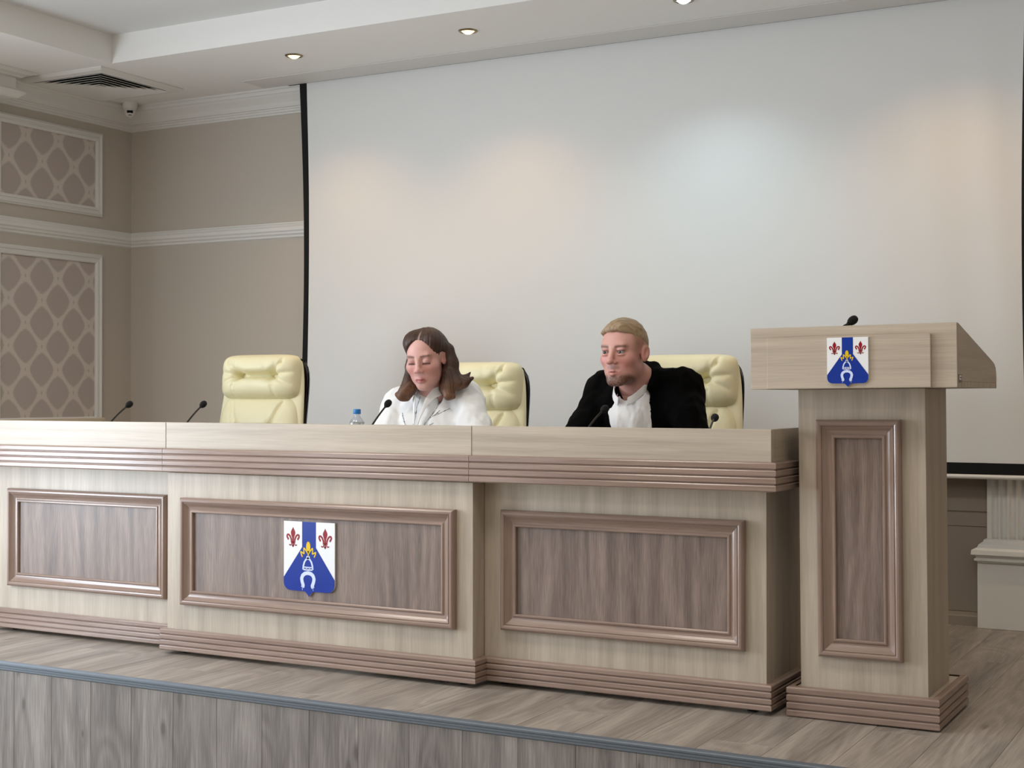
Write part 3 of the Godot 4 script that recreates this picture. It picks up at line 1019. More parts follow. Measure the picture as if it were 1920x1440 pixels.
# ------------------------------------------------------------------ chairs
# a stuffed leather pad: x, y over a rounded rectangle, bulging towards +z, with grooves [x0, y0, x1, y1, width, depth] in metres
func pad(w: float, h: float, thick: float, grooves: Array, widen := 0.0, nu := 44, nv := 40, corner := 0.35, back := 0.03) -> ArrayMesh:
	var P := []
	for side in 2:
		for j in nv + 1:
			for i in nu + 1:
				var u := lerpf(-1, 1, float(i) / nu)
				var t := lerpf(-1, 1, float(j) / nv)
				var uu := sin(u * PI / 2)
				var tt := sin(t * PI / 2)
				var rx := 1.0 - corner * 0.30 * pow(absf(tt), 6.0) * absf(uu)
				var ry := 1.0 - corner * 0.30 * pow(absf(uu), 6.0) * absf(tt)
				var x := w / 2 * uu * rx * (1.0 + widen * (0.5 - tt * 0.5))
				var y := h / 2 * tt * ry
				var dome := pow(maxf(0.0, (1.0 - pow(absf(uu), 4.0)) * (1.0 - pow(absf(tt), 4.0))), 0.5)
				var z := 0.0
				if side == 0:
					z = thick * dome
					for g in grooves:
						var a := Vector2(g[0], g[1])
						var ab := Vector2(g[2], g[3]) - a
						var q := clampf((Vector2(x, y) - a).dot(ab) / maxf(ab.length_squared(), 1e-6), 0.0, 1.0)
						var dist := (Vector2(x, y) - a - ab * q).length()
						z -= g[5] * (1.0 - (q * 0.75 if g.size() > 6 else 0.0)) * exp(-pow(dist / g[4], 1.5)) * minf(1.0, dome * 1.4)
				else:
					z = -back * dome
				P.append(Vector3(x, y, z))
	var n := (nu + 1) * (nv + 1)
	var mb := MB.new()
	mb.grid(P.slice(0, n), nu + 1, nv + 1, false, false)
	mb.grid(P.slice(n), nu + 1, nv + 1, false, true)
	return mb.done()

func make_chair() -> Node3D:
	var c := thing("office_chair", "", "chair", Vector3.ZERO, 0.0, "cream leather office chairs at the desk")
	var back := Transform3D(Basis(Vector3.RIGHT, deg_to_rad(-9.0)), Vector3(0, 0.56, -0.20))
	var gh := []
	for s: float in [-1.0, 1.0]:
		var tx := 0.098 * s
		gh.append([tx, 0.004, -tx, 0.004, 0.013, 0.036])
		gh.append([tx, 0.004, tx, 0.004, 0.024, 0.034])
		gh.append([tx, 0.004, 0.150 * s, 0.062, 0.010, 0.030, 1])
		gh.append([0.150 * s, 0.062, 0.162 * s, 0.115, 0.008, 0.018, 1])
		gh.append([tx, 0.004, 0.205 * s, 0.020, 0.011, 0.030, 1])
		gh.append([tx, 0.004, 0.200 * s, -0.038, 0.010, 0.024, 1])
		gh.append([tx, 0.004, 0.118 * s, -0.045, 0.008, 0.018, 1])
		gh.append([0.118 * s, -0.045, 0.122 * s, -0.105, 0.007, 0.009])
		gh.append([0.118 * s, 0.03, 0.132 * s, 0.095, 0.007, 0.006])
	gh.append([-0.03, 0.05, -0.045, 0.10, 0.006, 0.004])
	gh.append([0.075, 0.04, 0.055, 0.10, 0.008, 0.005])
	var head := part(c, "headrest", pad(0.445, 0.215, 0.088, gh, 0.0, 72, 60, 0.30, 0.05), M.leather)
	head.transform = back * Transform3D(Basis(Vector3.RIGHT, deg_to_rad(4.0)), Vector3(0, 0.528, 0.020))
	var gb := []
	for s: float in [-1.0, 1.0]:
		gb.append([0.150 * s, 0.235, 0.098 * s, 0.105, 0.009, 0.020])
		gb.append([0.098 * s, 0.105, 0.110 * s, -0.235, 0.009, 0.020])
		gb.append([0.098 * s, 0.105, 0.098 * s, 0.105, 0.02, 0.02])
		gb.append([0.098 * s, 0.105, 0.09 * s, 0.20, 0.007, 0.008, 1])
		gb.append([0.098 * s, -0.06, 0.098 * s, -0.06, 0.02, 0.02])
	gb.append([-0.098, 0.105, 0.098, 0.105, 0.012, 0.022])
	gb.append([-0.098, -0.06, 0.098, -0.06, 0.012, 0.022])
	var bk := part(c, "back_cushion", pad(0.440, 0.56, 0.075, gb, 0.26, 60, 60, 0.25, 0.05), M.leather)
	bk.transform = back * Transform3D(Basis.IDENTITY, Vector3(0, 0.168, 0.0))
	part(c, "back_gusset", pad(0.452, 0.735, 0.030, [], 0.22, 24, 30, 0.22, 0.045), M.leather).transform = back * Transform3D(Basis.IDENTITY, Vector3(0, 0.262, 0.0))
	# black shell, bowed backwards
	var P := []
	for j in 25:
		for i in 21:
			var u := lerpf(-1, 1, i / 20.0)
			var t := j / 24.0
			var w := lerpf(0.268, 0.229, smoothstep(0.0, 0.6, t)) * (1.0 - 0.16 * pow(t, 18.0))
			var y := lerpf(-0.11, 0.632, t) - 0.03 * pow(absf(u), 5.0) * pow(t, 6.0)
			P.append(Vector3(w * sin(u * PI / 2), y, -0.045 - 0.04 * (1.0 - pow(u, 4.0)) * (0.5 + 0.5 * sin(t * PI))))
	var sh := MB.new()
	sh.grid(P, 21, 25, false, true)
	var Q := []
	for p in P:
		Q.append(p + Vector3(0, 0, 0.014))
	sh.grid(Q, 21, 25, false, false)
	part(c, "back_shell", sh.done(), M.shell).transform = back
	# seat, arms, column and five-star base
	var seat := part(c, "seat", pad(0.52, 0.50, 0.11, [[-0.2, -0.05, 0.2, -0.05, 0.012, 0.015], [-0.2, 0.1, 0.2, 0.1, 0.012, 0.012]], 0.0, 30, 30), M.leather)
	seat.transform = Transform3D(Basis(Vector3.RIGHT, -PI / 2), Vector3(0, 0.385, 0.03))
	part(c, "seat_shell", slab(Vector3(-0.23, 0.335, -0.2), Vector3(0.23, 0.36, 0.24), 0.01), M.shell)
	for s: float in [-1.0, 1.0]:
		var arm := part(c, "armrest", MB.new().tube([Vector3(0.27 * s, 0.36, 0.1), Vector3(0.30 * s, 0.42, 0.1), Vector3(0.305 * s, 0.56, 0.09), Vector3(0.30 * s, 0.615, 0.0), Vector3(0.29 * s, 0.62, -0.1), Vector3(0.27 * s, 0.60, -0.2)], [0.018, 0.018, 0.018, 0.018, 0.018, 0.016], 10).done(), M.shell)
		part(arm, "arm_pad", slab(Vector3(0.30 * s - 0.03, 0.628, -0.14), Vector3(0.30 * s + 0.03, 0.655, 0.1), 0.012), M.leather)
	part(c, "gas_lift", MB.new().lathe([Vector2(0.0005, 0.335), Vector2(0.025, 0.335), Vector2(0.025, 0.2), Vector2(0.032, 0.2), Vector2(0.032, 0.08), Vector2(0.0005, 0.08)], 16).done(), M.chrome)
	for i in 5:
		var a := TAU * i / 5 + 0.3
		var dir := Vector3(sin(a), 0, cos(a))
		var leg := part(c, "base_leg", MB.new().tube([dir * 0.02 + Vector3(0, 0.115, 0), dir * 0.28 + Vector3(0, 0.075, 0)], [0.024, 0.016], 8).done(), M.shell)
		part(leg, "castor", MB.new().lathe([Vector2(0.0005, 0.022), Vector2(0.024, 0.022), Vector2(0.028, 0.014), Vector2(0.028, -0.014), Vector2(0.024, -0.022), Vector2(0.0005, -0.022)], 14, Transform3D(Basis(Vector3.UP, a) * Basis(Vector3.BACK, PI / 2), dir * 0.275 + Vector3(0, 0.029, 0))).done(), M.shell)
	return c

func chairs() -> void:
	var proto := make_chair()
	var spots := [[Vector3(-4.275, 0, -5.10), 0.0, "empty cream leather office chair behind the desk", 0.0], [Vector3(-3.108, 0, -5.12), 0.0, "cream leather office chair behind the woman in the white blouse", -0.048], [Vector3(-2.135, 0, -5.12), 0.0, "cream leather office chair behind the man in the black jacket", -0.028]]
	for i in 3:
		var c: Node3D = proto
		if i > 0:
			c = proto.duplicate()
			c.name = numbered("office_chair")
			add_child(c)
		c.position = spots[i][0]
		c.rotation.y = spots[i][1]
		c.set_meta("label", spots[i][2])
		for p in c.get_children():
			if not (str(p.name).begins_with("base_leg") or str(p.name).begins_with("gas_lift")):
				p.position.y += spots[i][3]

# ------------------------------------------------------------------ organic shapes: distance fields meshed as surface nets
class Field:
	var kind := PackedByteArray()
	var sub := PackedByteArray()
	var A := PackedVector3Array()
	var B := PackedVector3Array()
	var inv := PackedFloat32Array()
	var R0 := PackedFloat32Array()
	var DR := PackedFloat32Array()
	var K := PackedFloat32Array()
	var X: Array[Transform3D] = []
	var RV := PackedVector3Array()
	var PL := []
	func cap(a: Vector3, b: Vector3, ra: float, rb: float, k := 0.02, cut := 0) -> Field:
		kind.append(0)
		sub.append(cut)
		A.append(a)
		B.append(b - a)
		inv.append(1.0 / maxf((b - a).length_squared(), 1e-9))
		R0.append(ra)
		DR.append(rb - ra)
		K.append(k)
		X.append(Transform3D.IDENTITY)
		RV.append(Vector3.ONE)
		return self
	func chain(pts: Array, radii: Array, k := 0.02) -> Field:
		for i in pts.size() - 1:
			cap(pts[i], pts[i + 1], radii[i], radii[i + 1], k)
		return self
	func ell(c: Vector3, r: Vector3, bas := Basis.IDENTITY, k := 0.02, cut := 0) -> Field:
		kind.append(1)
		sub.append(cut)
		A.append(c)
		B.append(Vector3.ZERO)
		inv.append(0.0)
		R0.append(minf(r.x, minf(r.y, r.z)))
		DR.append(0.0)
		K.append(k)
		X.append(Transform3D(bas, c).affine_inverse())
		RV.append(r)
		return self
	# the space behind all of the planes
	func wedge(planes: Array, k := 0.006, cut := 1) -> Field:
		cap(Vector3.ZERO, Vector3.ZERO, 0.0, 0.0, k, cut)
		kind[kind.size() - 1] = 2
		PL.resize(kind.size())
		PL[kind.size() - 1] = planes
		return self
	func one(i: int, p: Vector3) -> float:
		if kind[i] == 2:
			var w := -1e3
			for q in PL[i]:
				w = maxf(w, q.distance_to(p))
			return w
		if kind[i] == 0:
			var pa := p - A[i]
			var t := clampf(pa.dot(B[i]) * inv[i], 0.0, 1.0)
			return (pa - B[i] * t).length() - R0[i] - DR[i] * t
		var q := X[i] * p
		var r := RV[i]
		var s := Vector3(q.x / r.x, q.y / r.y, q.z / r.z)
		var k0 := s.length()
		var k1 := Vector3(s.x / r.x, s.y / r.y, s.z / r.z).length()
		return k0 * (k0 - 1.0) / maxf(k1, 1e-6) if k0 > 1e-4 else -R0[i]
	func eval(p: Vector3, list: PackedInt32Array) -> float:
		var d := 1e3
		for i in list:
			var e := one(i, p)
			var k := K[i]
			if sub[i] == 0:
				var h := maxf(k - absf(d - e), 0.0)
				d = minf(d, e) - h * h * 0.25 / k
			else:
				var h := maxf(k - absf(d + e), 0.0)
				d = maxf(d, -e) + h * h * 0.25 / k
		return d
	func all() -> PackedInt32Array:
		var l := PackedInt32Array()
		for i in kind.size():
			l.append(i)
		return l
	# adds the surface inside lo..hi to mb; tint(p, normal) -> linear colour; relief(p) -> metres added outwards
	func mesh(mb: MB, lo: Vector3, hi: Vector3, cell: float, tint: Callable, relief = null) -> void:
		var full := all()
		var bs := 4
		var nb := Vector3i(((hi - lo) / (cell * bs)).ceil())
		var n := nb * bs + Vector3i.ONE
		var val := PackedFloat32Array()
		val.resize(n.x * n.y * n.z)
		val.fill(9.0)
		var vid := PackedInt32Array()
		vid.resize(n.x * n.y * n.z)
		vid.fill(-1)
		var half := cell * bs * 0.5
		var diag := half * 1.7321
		var blocks := []
		for bz in nb.z:
			for by in nb.y:
				for bx in nb.x:
					var c := lo + (Vector3(bx, by, bz) * bs + Vector3.ONE * bs * 0.5) * cell
					var d := eval(c, full)
					if absf(d) > diag * 1.5 + 0.012:
						continue
					var near := PackedInt32Array()
					for i in full:
						var e := one(i, c)
						if sub[i] == 1:
							if e < diag * 1.6 + K[i] + 0.01:
								near.append(i)
						elif e < d + 2.2 * diag + K[i] + 0.012:
							near.append(i)
					blocks.append(Vector3i(bx, by, bz))
					for z in bs + 1:
						for y in bs + 1:
							var row := ((bz * bs + z) * n.y + by * bs + y) * n.x + bx * bs
							for x in bs + 1:
								if val[row + x] == 9.0:
									var p := lo + Vector3(bx * bs + x, by * bs + y, bz * bs + z) * cell
									var w := eval(p, near)
									if relief != null and absf(w) < cell * 3.0:
										w -= relief.call(p)
									val[row + x] = w
		var base := mb.v.size()
		var sx := 1
		var sy := n.x
		var sz := n.x * n.y
		var corner := [0, sx, sy, sx + sy, sz, sx + sz, sy + sz, sx + sy + sz]
		var cp := [Vector3(0, 0, 0), Vector3(1, 0, 0), Vector3(0, 1, 0), Vector3(1, 1, 0), Vector3(0, 0, 1), Vector3(1, 0, 1), Vector3(0, 1, 1), Vector3(1, 1, 1)]
		var edges := [[0, 1], [2, 3], [4, 5], [6, 7], [0, 2], [1, 3], [4, 6], [5, 7], [0, 4], [1, 5], [2, 6], [3, 7]]
		var acc := PackedVector3Array()
		for b in blocks:
			for z in bs:
				for y in bs:
					for x in bs:
						var g := Vector3i(b.x * bs + x, b.y * bs + y, b.z * bs + z)
						var o := (g.z * n.y + g.y) * n.x + g.x
						var m := 0
						for q in 8:
							if val[o + corner[q]] < 0.0:
								m += 1
						if m == 0 or m == 8:
							continue
						var s := Vector3.ZERO
						var cnt := 0
						for e in edges:
							var va: float = val[o + corner[e[0]]]
							var vb: float = val[o + corner[e[1]]]
							if (va < 0.0) != (vb < 0.0):
								var pa: Vector3 = cp[e[0]]
								s += pa.lerp(cp[e[1]], va / (va - vb))
								cnt += 1
						vid[o] = mb.v.size() - base
						mb.v.append(lo + (Vector3(g) + s / cnt) * cell)
						acc.append(Vector3.ZERO)
		var tris := PackedInt32Array()
		for b in blocks:
			for z in bs:
				for y in bs:
					for x in bs:
						var gx: int = b.x * bs + x
						var gy: int = b.y * bs + y
						var gz: int = b.z * bs + z
						var o := (gz * n.y + gy) * n.x + gx
						if vid[o] < 0:
							continue
						var v0 := val[o]
						for ax in 3:
							var st: int = [sx, sy, sz][ax]
							var s1: int = [sy, sz, sx][ax]
							var s2: int = [sz, sx, sy][ax]
							var lim: bool = [gy > 0 and gz > 0, gz > 0 and gx > 0, gx > 0 and gy > 0][ax]
							if not lim:
								continue
							var v1 := val[o + st]
							if (v0 < 0.0) == (v1 < 0.0):
								continue
							var a := vid[o]
							var b2 := vid[o - s1]
							var c := vid[o - s1 - s2]
							var d := vid[o - s2]
							if b2 < 0 or c < 0 or d < 0:
								continue
							if v0 < 0.0:
								tris.append_array([a, b2, c, a, c, d])
							else:
								tris.append_array([a, c, b2, a, d, c])
		for t in range(0, tris.size(), 3):
			var p0 := mb.v[base + tris[t]]
			var q := (mb.v[base + tris[t + 1]] - p0).cross(mb.v[base + tris[t + 2]] - p0)
			acc[tris[t]] += q
			acc[tris[t + 1]] += q
			acc[tris[t + 2]] += q
		for i in acc.size():
			var nn := acc[i].normalized()
			mb.n.append(nn)
			mb.uv.append(Vector2.ZERO)
			mb.col.append(tint.call(mb.v[base + i], nn))
		for t in range(0, tris.size(), 3):
			mb.ix.append_array([base + tris[t], base + tris[t + 2], base + tris[t + 1]])

func lin(r: int, g: int, b: int) -> Color:
	return Color8(r, g, b).srgb_to_linear()

var noise := FastNoiseLite.new()

func even(c: Color) -> Callable:
	return func(_p: Vector3, _n: Vector3) -> Color: return c

# ------------------------------------------------------------------ heads
func head_field(f: Field, H: Transform3D, male: bool) -> void:
	var b := H.basis
	var w := 1.0 if male else 0.95
	f.ell(H * Vector3(0, 0.034, -0.012), Vector3(0.075 * w, 0.081, 0.096), b, 0.02)
	f.ell(H * Vector3(0, 0.030, 0.030), Vector3(0.064 * w, 0.062, 0.056), b, 0.02)
	f.ell(H * Vector3(0, -0.032, 0.030), Vector3(0.061, 0.072, 0.058), b, 0.02)
	if male:
		f.ell(H * Vector3(0, -0.070, 0.026), Vector3(0.055, 0.042, 0.058), b, 0.02)
		f.cap(H * Vector3(-0.016, -0.100, 0.066), H * Vector3(0.016, -0.100, 0.066), 0.018, 0.018, 0.02)
	else:
		f.ell(H * Vector3(0, -0.066, 0.030), Vector3(0.054, 0.044, 0.052), b, 0.02)
		f.cap(H * Vector3(-0.008, -0.098, 0.064), H * Vector3(0.008, -0.098, 0.064), 0.017, 0.017, 0.02)
	for s: float in [-1.0, 1.0]:
		f.ell(H * Vector3(0.040 * s, -0.022, 0.056), Vector3(0.024, 0.022, 0.024) * (1.0 if male else 1.08), b, 0.02)
	f.cap(H * Vector3(-0.038, 0.024, 0.078), H * Vector3(0.038, 0.024, 0.078), 0.011, 0.011, 0.018)
	# eye sockets, then the lids over the eyeballs
	for s: float in [-1.0, 1.0]:
		f.ell(H * Vector3(0.031 * s, 0.006, 0.101), Vector3(0.0195, 0.0130, 0.0190), b, 0.013, 1)
	for s: float in [-1.0, 1.0]:
		if male:
			f.ell(H * Vector3(0.031 * s, 0.0132, 0.0795), Vector3(0.0160, 0.0072, 0.0130), b, 0.004)
			f.ell(H * Vector3(0.031 * s, -0.0046, 0.0782), Vector3(0.0155, 0.0060, 0.0122), b, 0.005)
		else:
			f.ell(H * Vector3(0.031 * s, 0.0050, 0.0790), Vector3(0.0160, 0.0115, 0.0135), b, 0.006)
	f.cap(H * Vector3(0, 0.012, 0.088), H * Vector3(0, -0.024, 0.105 if male else 0.099), 0.0075, 0.0098, 0.012)
	f.ell(H * Vector3(0, -0.028, 0.107 if male else 0.101), Vector3(0.0125, 0.0098, 0.0100), b, 0.008)
	for s: float in [-1.0, 1.0]:
		f.ell(H * Vector3(0.0135 * s, -0.0320, 0.095), Vector3(0.0082, 0.0070, 0.0095), b, 0.007)
		f.ell(H * Vector3(0.0065 * s, -0.0388, 0.102), Vector3(0.0042, 0.0028, 0.0048), b, 0.003, 1)
	# lips
	for s: float in [-1.0, 1.0]:
		f.cap(H * Vector3(0.0225 * s, -0.0655, 0.0800), H * Vector3(0.004 * s, -0.0625, 0.0885), 0.0035, 0.0052, 0.006)
		f.cap(H * Vector3(0.0185 * s, -0.0700, 0.0800), H * Vector3(0.003 * s, -0.0735, 0.0870), 0.0042, 0.0062, 0.006)
	f.cap(H * Vector3(-0.004, -0.0625, 0.0885), H * Vector3(0.004, -0.0625, 0.0885), 0.0050, 0.0050, 0.005)
	f.cap(H * Vector3(-0.003, -0.0735, 0.0870), H * Vector3(0.003, -0.0735, 0.0870), 0.0062, 0.0062, 0.005)
	f.cap(H * Vector3(-0.020, -0.0672, 0.0895), H * Vector3(0.020, -0.0672, 0.0895), 0.0016, 0.0016, 0.002, 1)
	if male:
		f.cap(H * Vector3(-0.006, -0.0672, 0.0940), H * Vector3(0.006, -0.0672, 0.0940), 0.0026, 0.0026, 0.002, 1)
	# ears
	for s: float in [-1.0, 1.0]:
		var eb := b * Basis(Vector3.UP, -0.42 * s) * Basis(Vector3.RIGHT, -0.2)
		f.ell(H * Vector3((0.080 if male else 0.0745) * s * w, -0.002, -0.010), Vector3(0.0085, 0.031, 0.0185) * (1.0 if male else 0.86), eb, 0.006)
		f.ell(H * Vector3((0.0895 if male else 0.0830) * s * w, 0.002, -0.006), Vector3(0.0075, 0.018, 0.0100) * (1.0 if male else 0.86), eb, 0.004, 1)

func gauss(d: float, w: float) -> float:
	return exp(-d * d / (w * w))

func face_tint(H: Transform3D, male: bool) -> Callable:
	var inv := H.affine_inverse()
	var skin := lin(204, 154, 143) if male else lin(212, 164, 153)
	var flush := lin(196, 122, 116)
	var lip := lin(192, 126, 116) if male else lin(184, 98, 100)
	var brow := lin(104, 74, 54) if male else lin(96, 66, 56)
	var beard := lin(72, 46, 30)
	return func(p: Vector3, _n: Vector3) -> Color:
		var q: Vector3 = inv * p
		var ax := absf(q.x)
		var c := skin
		if q.z > 0.0:
			c = c.lerp(flush, 0.55 * gauss(Vector2(ax - 0.042, q.y + 0.030).length(), 0.028))
			c = c.lerp(flush, 0.35 * gauss(Vector2(q.x, q.y + 0.034).length(), 0.016) * smoothstep(0.085, 0.1, q.z))
		if ax > 0.07 and q.y > -0.04 and q.z < 0.03:
			c = c.lerp(flush, 0.4)
		if male:
			# beard along the jaw and chin, moustache, clipped temples
			var jaw := smoothstep(-0.068, -0.086, q.y + 0.30 * maxf(0.0, 0.055 - q.z)) * smoothstep(-0.045, 0.0, q.z)
			if q.y < -0.115:
				jaw *= smoothstep(-0.135, -0.115, q.y)
			var side := smoothstep(0.05, 0.062, ax) * smoothstep(-0.02, -0.06, q.y) * smoothstep(-0.02, 0.0, q.z) * smoothstep(0.075, 0.05, q.z)
			var mo := gauss(q.y + 0.0510, 0.0070) * smoothstep(0.032, 0.018, ax) * smoothstep(0.07, 0.085, q.z)
			var lips := gauss(q.y + 0.068, 0.011) * smoothstep(0.030, 0.020, ax)
			var grainy := 0.82 + 0.3 * noise.get_noise_3d(q.x * 900.0, q.y * 500.0, q.z * 900.0)
			c = c.lerp(beard, clampf((jaw * (1.0 - lips) * 0.95) * grainy, 0.0, 1.0))
			c = c.lerp(beard, clampf(0.30 * side * grainy, 0.0, 1.0))
			c = c.lerp(beard, clampf(0.62 * mo * grainy, 0.0, 1.0))
			# clipped hair at the sides of the head, and shade painted into the lids
			var clip := smoothstep(0.046, 0.062, ax + 0.35 * maxf(0.0, -q.z)) * smoothstep(-0.012, 0.045, q.y + 0.2 * q.z) * smoothstep(0.060, 0.030, q.z)
			clip = maxf(clip, smoothstep(-0.03, -0.06, q.z) * smoothstep(-0.07, -0.03, q.y))
			c = c.lerp(lin(128, 96, 74), clampf(0.85 * clip * grainy, 0.0, 0.9))
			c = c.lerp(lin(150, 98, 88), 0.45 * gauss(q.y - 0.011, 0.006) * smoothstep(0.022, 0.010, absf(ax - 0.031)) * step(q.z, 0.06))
			# brow
			var by := 0.0225 + 0.003 * sin((ax - 0.01) * 55.0)
			c = c.lerp(brow, 0.95 * gauss(q.y - by, 0.0052) * smoothstep(0.008, 0.016, ax) * smoothstep(0.056, 0.048, ax) * step(q.z, 0.05))
			c = c.lerp(lip, gauss(q.y + 0.0685, 0.0075) * smoothstep(0.024, 0.018, ax) * step(q.z, 0.075) * 0.9)
			# the edges of the lids
			c = c.lerp(lin(120, 80, 70), 0.6 * gauss(q.y - 0.0075, 0.0022) * smoothstep(0.016, 0.012, absf(ax - 0.031)) * step(q.z, 0.07))
		else:
			var by := 0.0225 + 0.005 * sin((ax - 0.008) * 52.0)
			c = c.lerp(brow, 0.9 * gauss(q.y - by, 0.0042) * smoothstep(0.008, 0.016, ax) * smoothstep(0.056, 0.046, ax) * step(q.z, 0.05))
			c = c.lerp(lip, gauss(q.y + 0.0685, 0.0078) * smoothstep(0.025, 0.018, ax) * step(q.z, 0.072) * 0.9)
			# lashes along the lowered lid, a touch of eye shadow above them
			c = c.lerp(lin(150, 112, 108), 0.5 * gauss(q.y - 0.010, 0.006) * smoothstep(0.020, 0.010, absf(ax - 0.031)) * step(q.z, 0.065))
			c = c.lerp(lin(46, 34, 34), 0.95 * gauss(q.y + 0.0028 - 0.004 * cos((ax - 0.031) * 90.0) + 0.004, 0.0034) * smoothstep(0.0185, 0.014, absf(ax - 0.031)) * step(q.z, 0.065))
		# the line between the lips
		c = c.lerp(lin(110, 48, 48), 0.75 * gauss(q.y + 0.0672, 0.0017) * smoothstep(0.022, 0.018, ax) * step(q.z, 0.072))
		return c

func step(z: float, edge: float) -> float:
	return smoothstep(edge - 0.006, edge + 0.006, z)

# palm, four fingers and a thumb; palm frame: -y palm side, +z towards the fingers
func hand_field(f: Field, P: Transform3D, thumb_side: float) -> void:
	f.ell(P * Vector3(0, 0, 0.045), Vector3(0.041, 0.014, 0.050), P.basis, 0.012)
	var base := [-0.030, -0.010, 0.011, 0.031]
	var lens := [0.062, 0.075, 0.080, 0.070]
	for i in 4:
		var x: float = base[i] * -thumb_side
		var l: float = lens[i]
		var p0 := Vector3(x, 0.002, 0.080)
		var p1 := p0 + Vector3(x * 0.10, 0.006, l * 0.46)
		var p2 := p1 + Vector3(x * 0.04, -0.006, l * 0.32)
		var p3 := p2 + Vector3(0, -0.010, l * 0.20)
		f.chain([P * p0, P * p1, P * p2, P * p3], [0.0095, 0.0088, 0.0080, 0.0070], 0.004)
	var t := thumb_side
	f.chain([P * Vector3(0.026 * t, -0.004, 0.018), P * Vector3(0.050 * t, -0.004, 0.050), P * Vector3(0.056 * t, -0.006, 0.080), P * Vector3(0.052 * t, -0.008, 0.100)], [0.014, 0.0115, 0.0098, 0.0085], 0.008)

func palm_at(wrist: Vector3, tip: Vector3) -> Transform3D:
	var z := (tip - wrist).normalized()
	var x := Vector3.UP.cross(z).normalized()
	return Transform3D(Basis(x, z.cross(x), z), wrist)

func eye(parent: Node3D, H: Transform3D, side: float, gaze: Vector3, iris: Color) -> void:
	var mb := MB.new()
	var z := gaze.normalized()
	var x := Vector3.UP.cross(z).normalized()
	var X := Transform3D(Basis(x, z, x.cross(z)), Vector3(0.031 * side, 0.0045, 0.0768))
	mb.lathe(arc_profile(0.0128, 0.0, PI, 22), 24, H * X)
	for i in mb.v.size():
		var r := i / 24
		var a := PI * r / 22.0 * 0.0128
		mb.col.append(lin(10, 8, 8) if a < 0.0030 else (iris if a < 0.0070 else lin(160, 146, 142)))
	part(parent, "eye", mb.done(), vertex_mat(0.15))

func skin_body(parent: Node3D, J: Dictionary, H: Transform3D, male: bool) -> void:
	var f := Field.new()
	head_field(f, H, male)
	var nr := 0.056 if male else 0.050
	f.cap(H * Vector3(0, -0.055, -0.022), J.neck, nr - 0.004, nr + 0.004, 0.03)
	f.cap(J.neck, J.chest, nr, 0.09, 0.04)
	var mb := MB.new()
	var tint := face_tint(H, male)
	var c := H.origin
	f.mesh(mb, c + Vector3(-0.125, -0.24, -0.15), c + Vector3(0.125, 0.14, 0.15), 0.0026, tint)
	# body under the clothes, then the hands
	var g := Field.new()
	g.cap(J.chest, J.waist, 0.10, 0.10, 0.05)
	g.cap(J.waist, J.hips, 0.10, 0.12, 0.05)
	g.cap(J.neck + Vector3(0, -0.03, 0), J.chest, nr, 0.1, 0.04)
	for s in ["r", "l"]:
		g.cap(J["sh_" + s], J["el_" + s], 0.042, 0.036, 0.03)
		g.cap(J["el_" + s], J["wr_" + s], 0.036, 0.026, 0.02)
		g.cap(J.hips + Vector3(0.09 * (-1.0 if s == "r" else 1.0), -0.02, 0.02), J["kn_" + s], 0.075, 0.052, 0.03)
		g.cap(J["kn_" + s], J["an_" + s], 0.050, 0.036, 0.02)
	var skin := lin(214, 166, 150)
	g.mesh(mb, J.lo, J.hi, 0.016, even(skin))
	for s in ["r", "l"]:
		var h := Field.new()
		var P := palm_at(J["wr_" + s], J["tip_" + s])
		hand_field(h, P, 1.0 if s == "r" else -1.0)
		h.cap(J["el_" + s].lerp(J["wr_" + s], 0.7), J["wr_" + s], 0.028, 0.024, 0.01)
		var hc: Vector3 = P * Vector3(0, 0, 0.07)
		h.mesh(mb, hc - Vector3.ONE * 0.125, hc + Vector3.ONE * 0.125, 0.0042, even(skin))
	part(parent, "body", mb.done(), M.vc_skin)

func legs(parent: Node3D, J: Dictionary, c: Color, shoe_c: Color) -> void:
	var f := Field.new()
	f.cap(J.hips + Vector3(0, 0.10, 0), J.hips, 0.135, 0.15, 0.05)
	for s in ["r", "l"]:
		f.cap(J.hips + Vector3(0.09 * (-1.0 if s == "r" else 1.0), -0.02, 0.02), J["kn_" + s], 0.088, 0.066, 0.04)
		f.cap(J["kn_" + s], J["an_" + s], 0.066, 0.056, 0.03)
	var mb := MB.new()
	f.mesh(mb, J.lo, J.hi, 0.016, even(c))
	part(parent, "trousers", mb.done(), M.vc_cloth)
	for s in ["r", "l"]:
		var h := Field.new()
		var a: Vector3 = J["an_" + s]
		var ft := Vector3(a.x, 0.035, a.z)
		h.cap(ft + Vector3(0, 0.01, -0.03), ft + Vector3(0, -0.002, 0.14), 0.042, 0.034, 0.02)
		h.cap(a, ft, 0.045, 0.042, 0.02)
		var sm := MB.new()
		h.mesh(sm, ft + Vector3(-0.07, -0.04, -0.1), ft + Vector3(0.07, 0.06, 0.2), 0.010, even(shoe_c))
		part(parent, "shoe", sm.done(), M.vc_cloth)

func people() -> void:
	noise.seed = 9
	noise.frequency = 1.0
	noise.fractal_type = FastNoiseLite.FRACTAL_NONE
	man()
	woman()

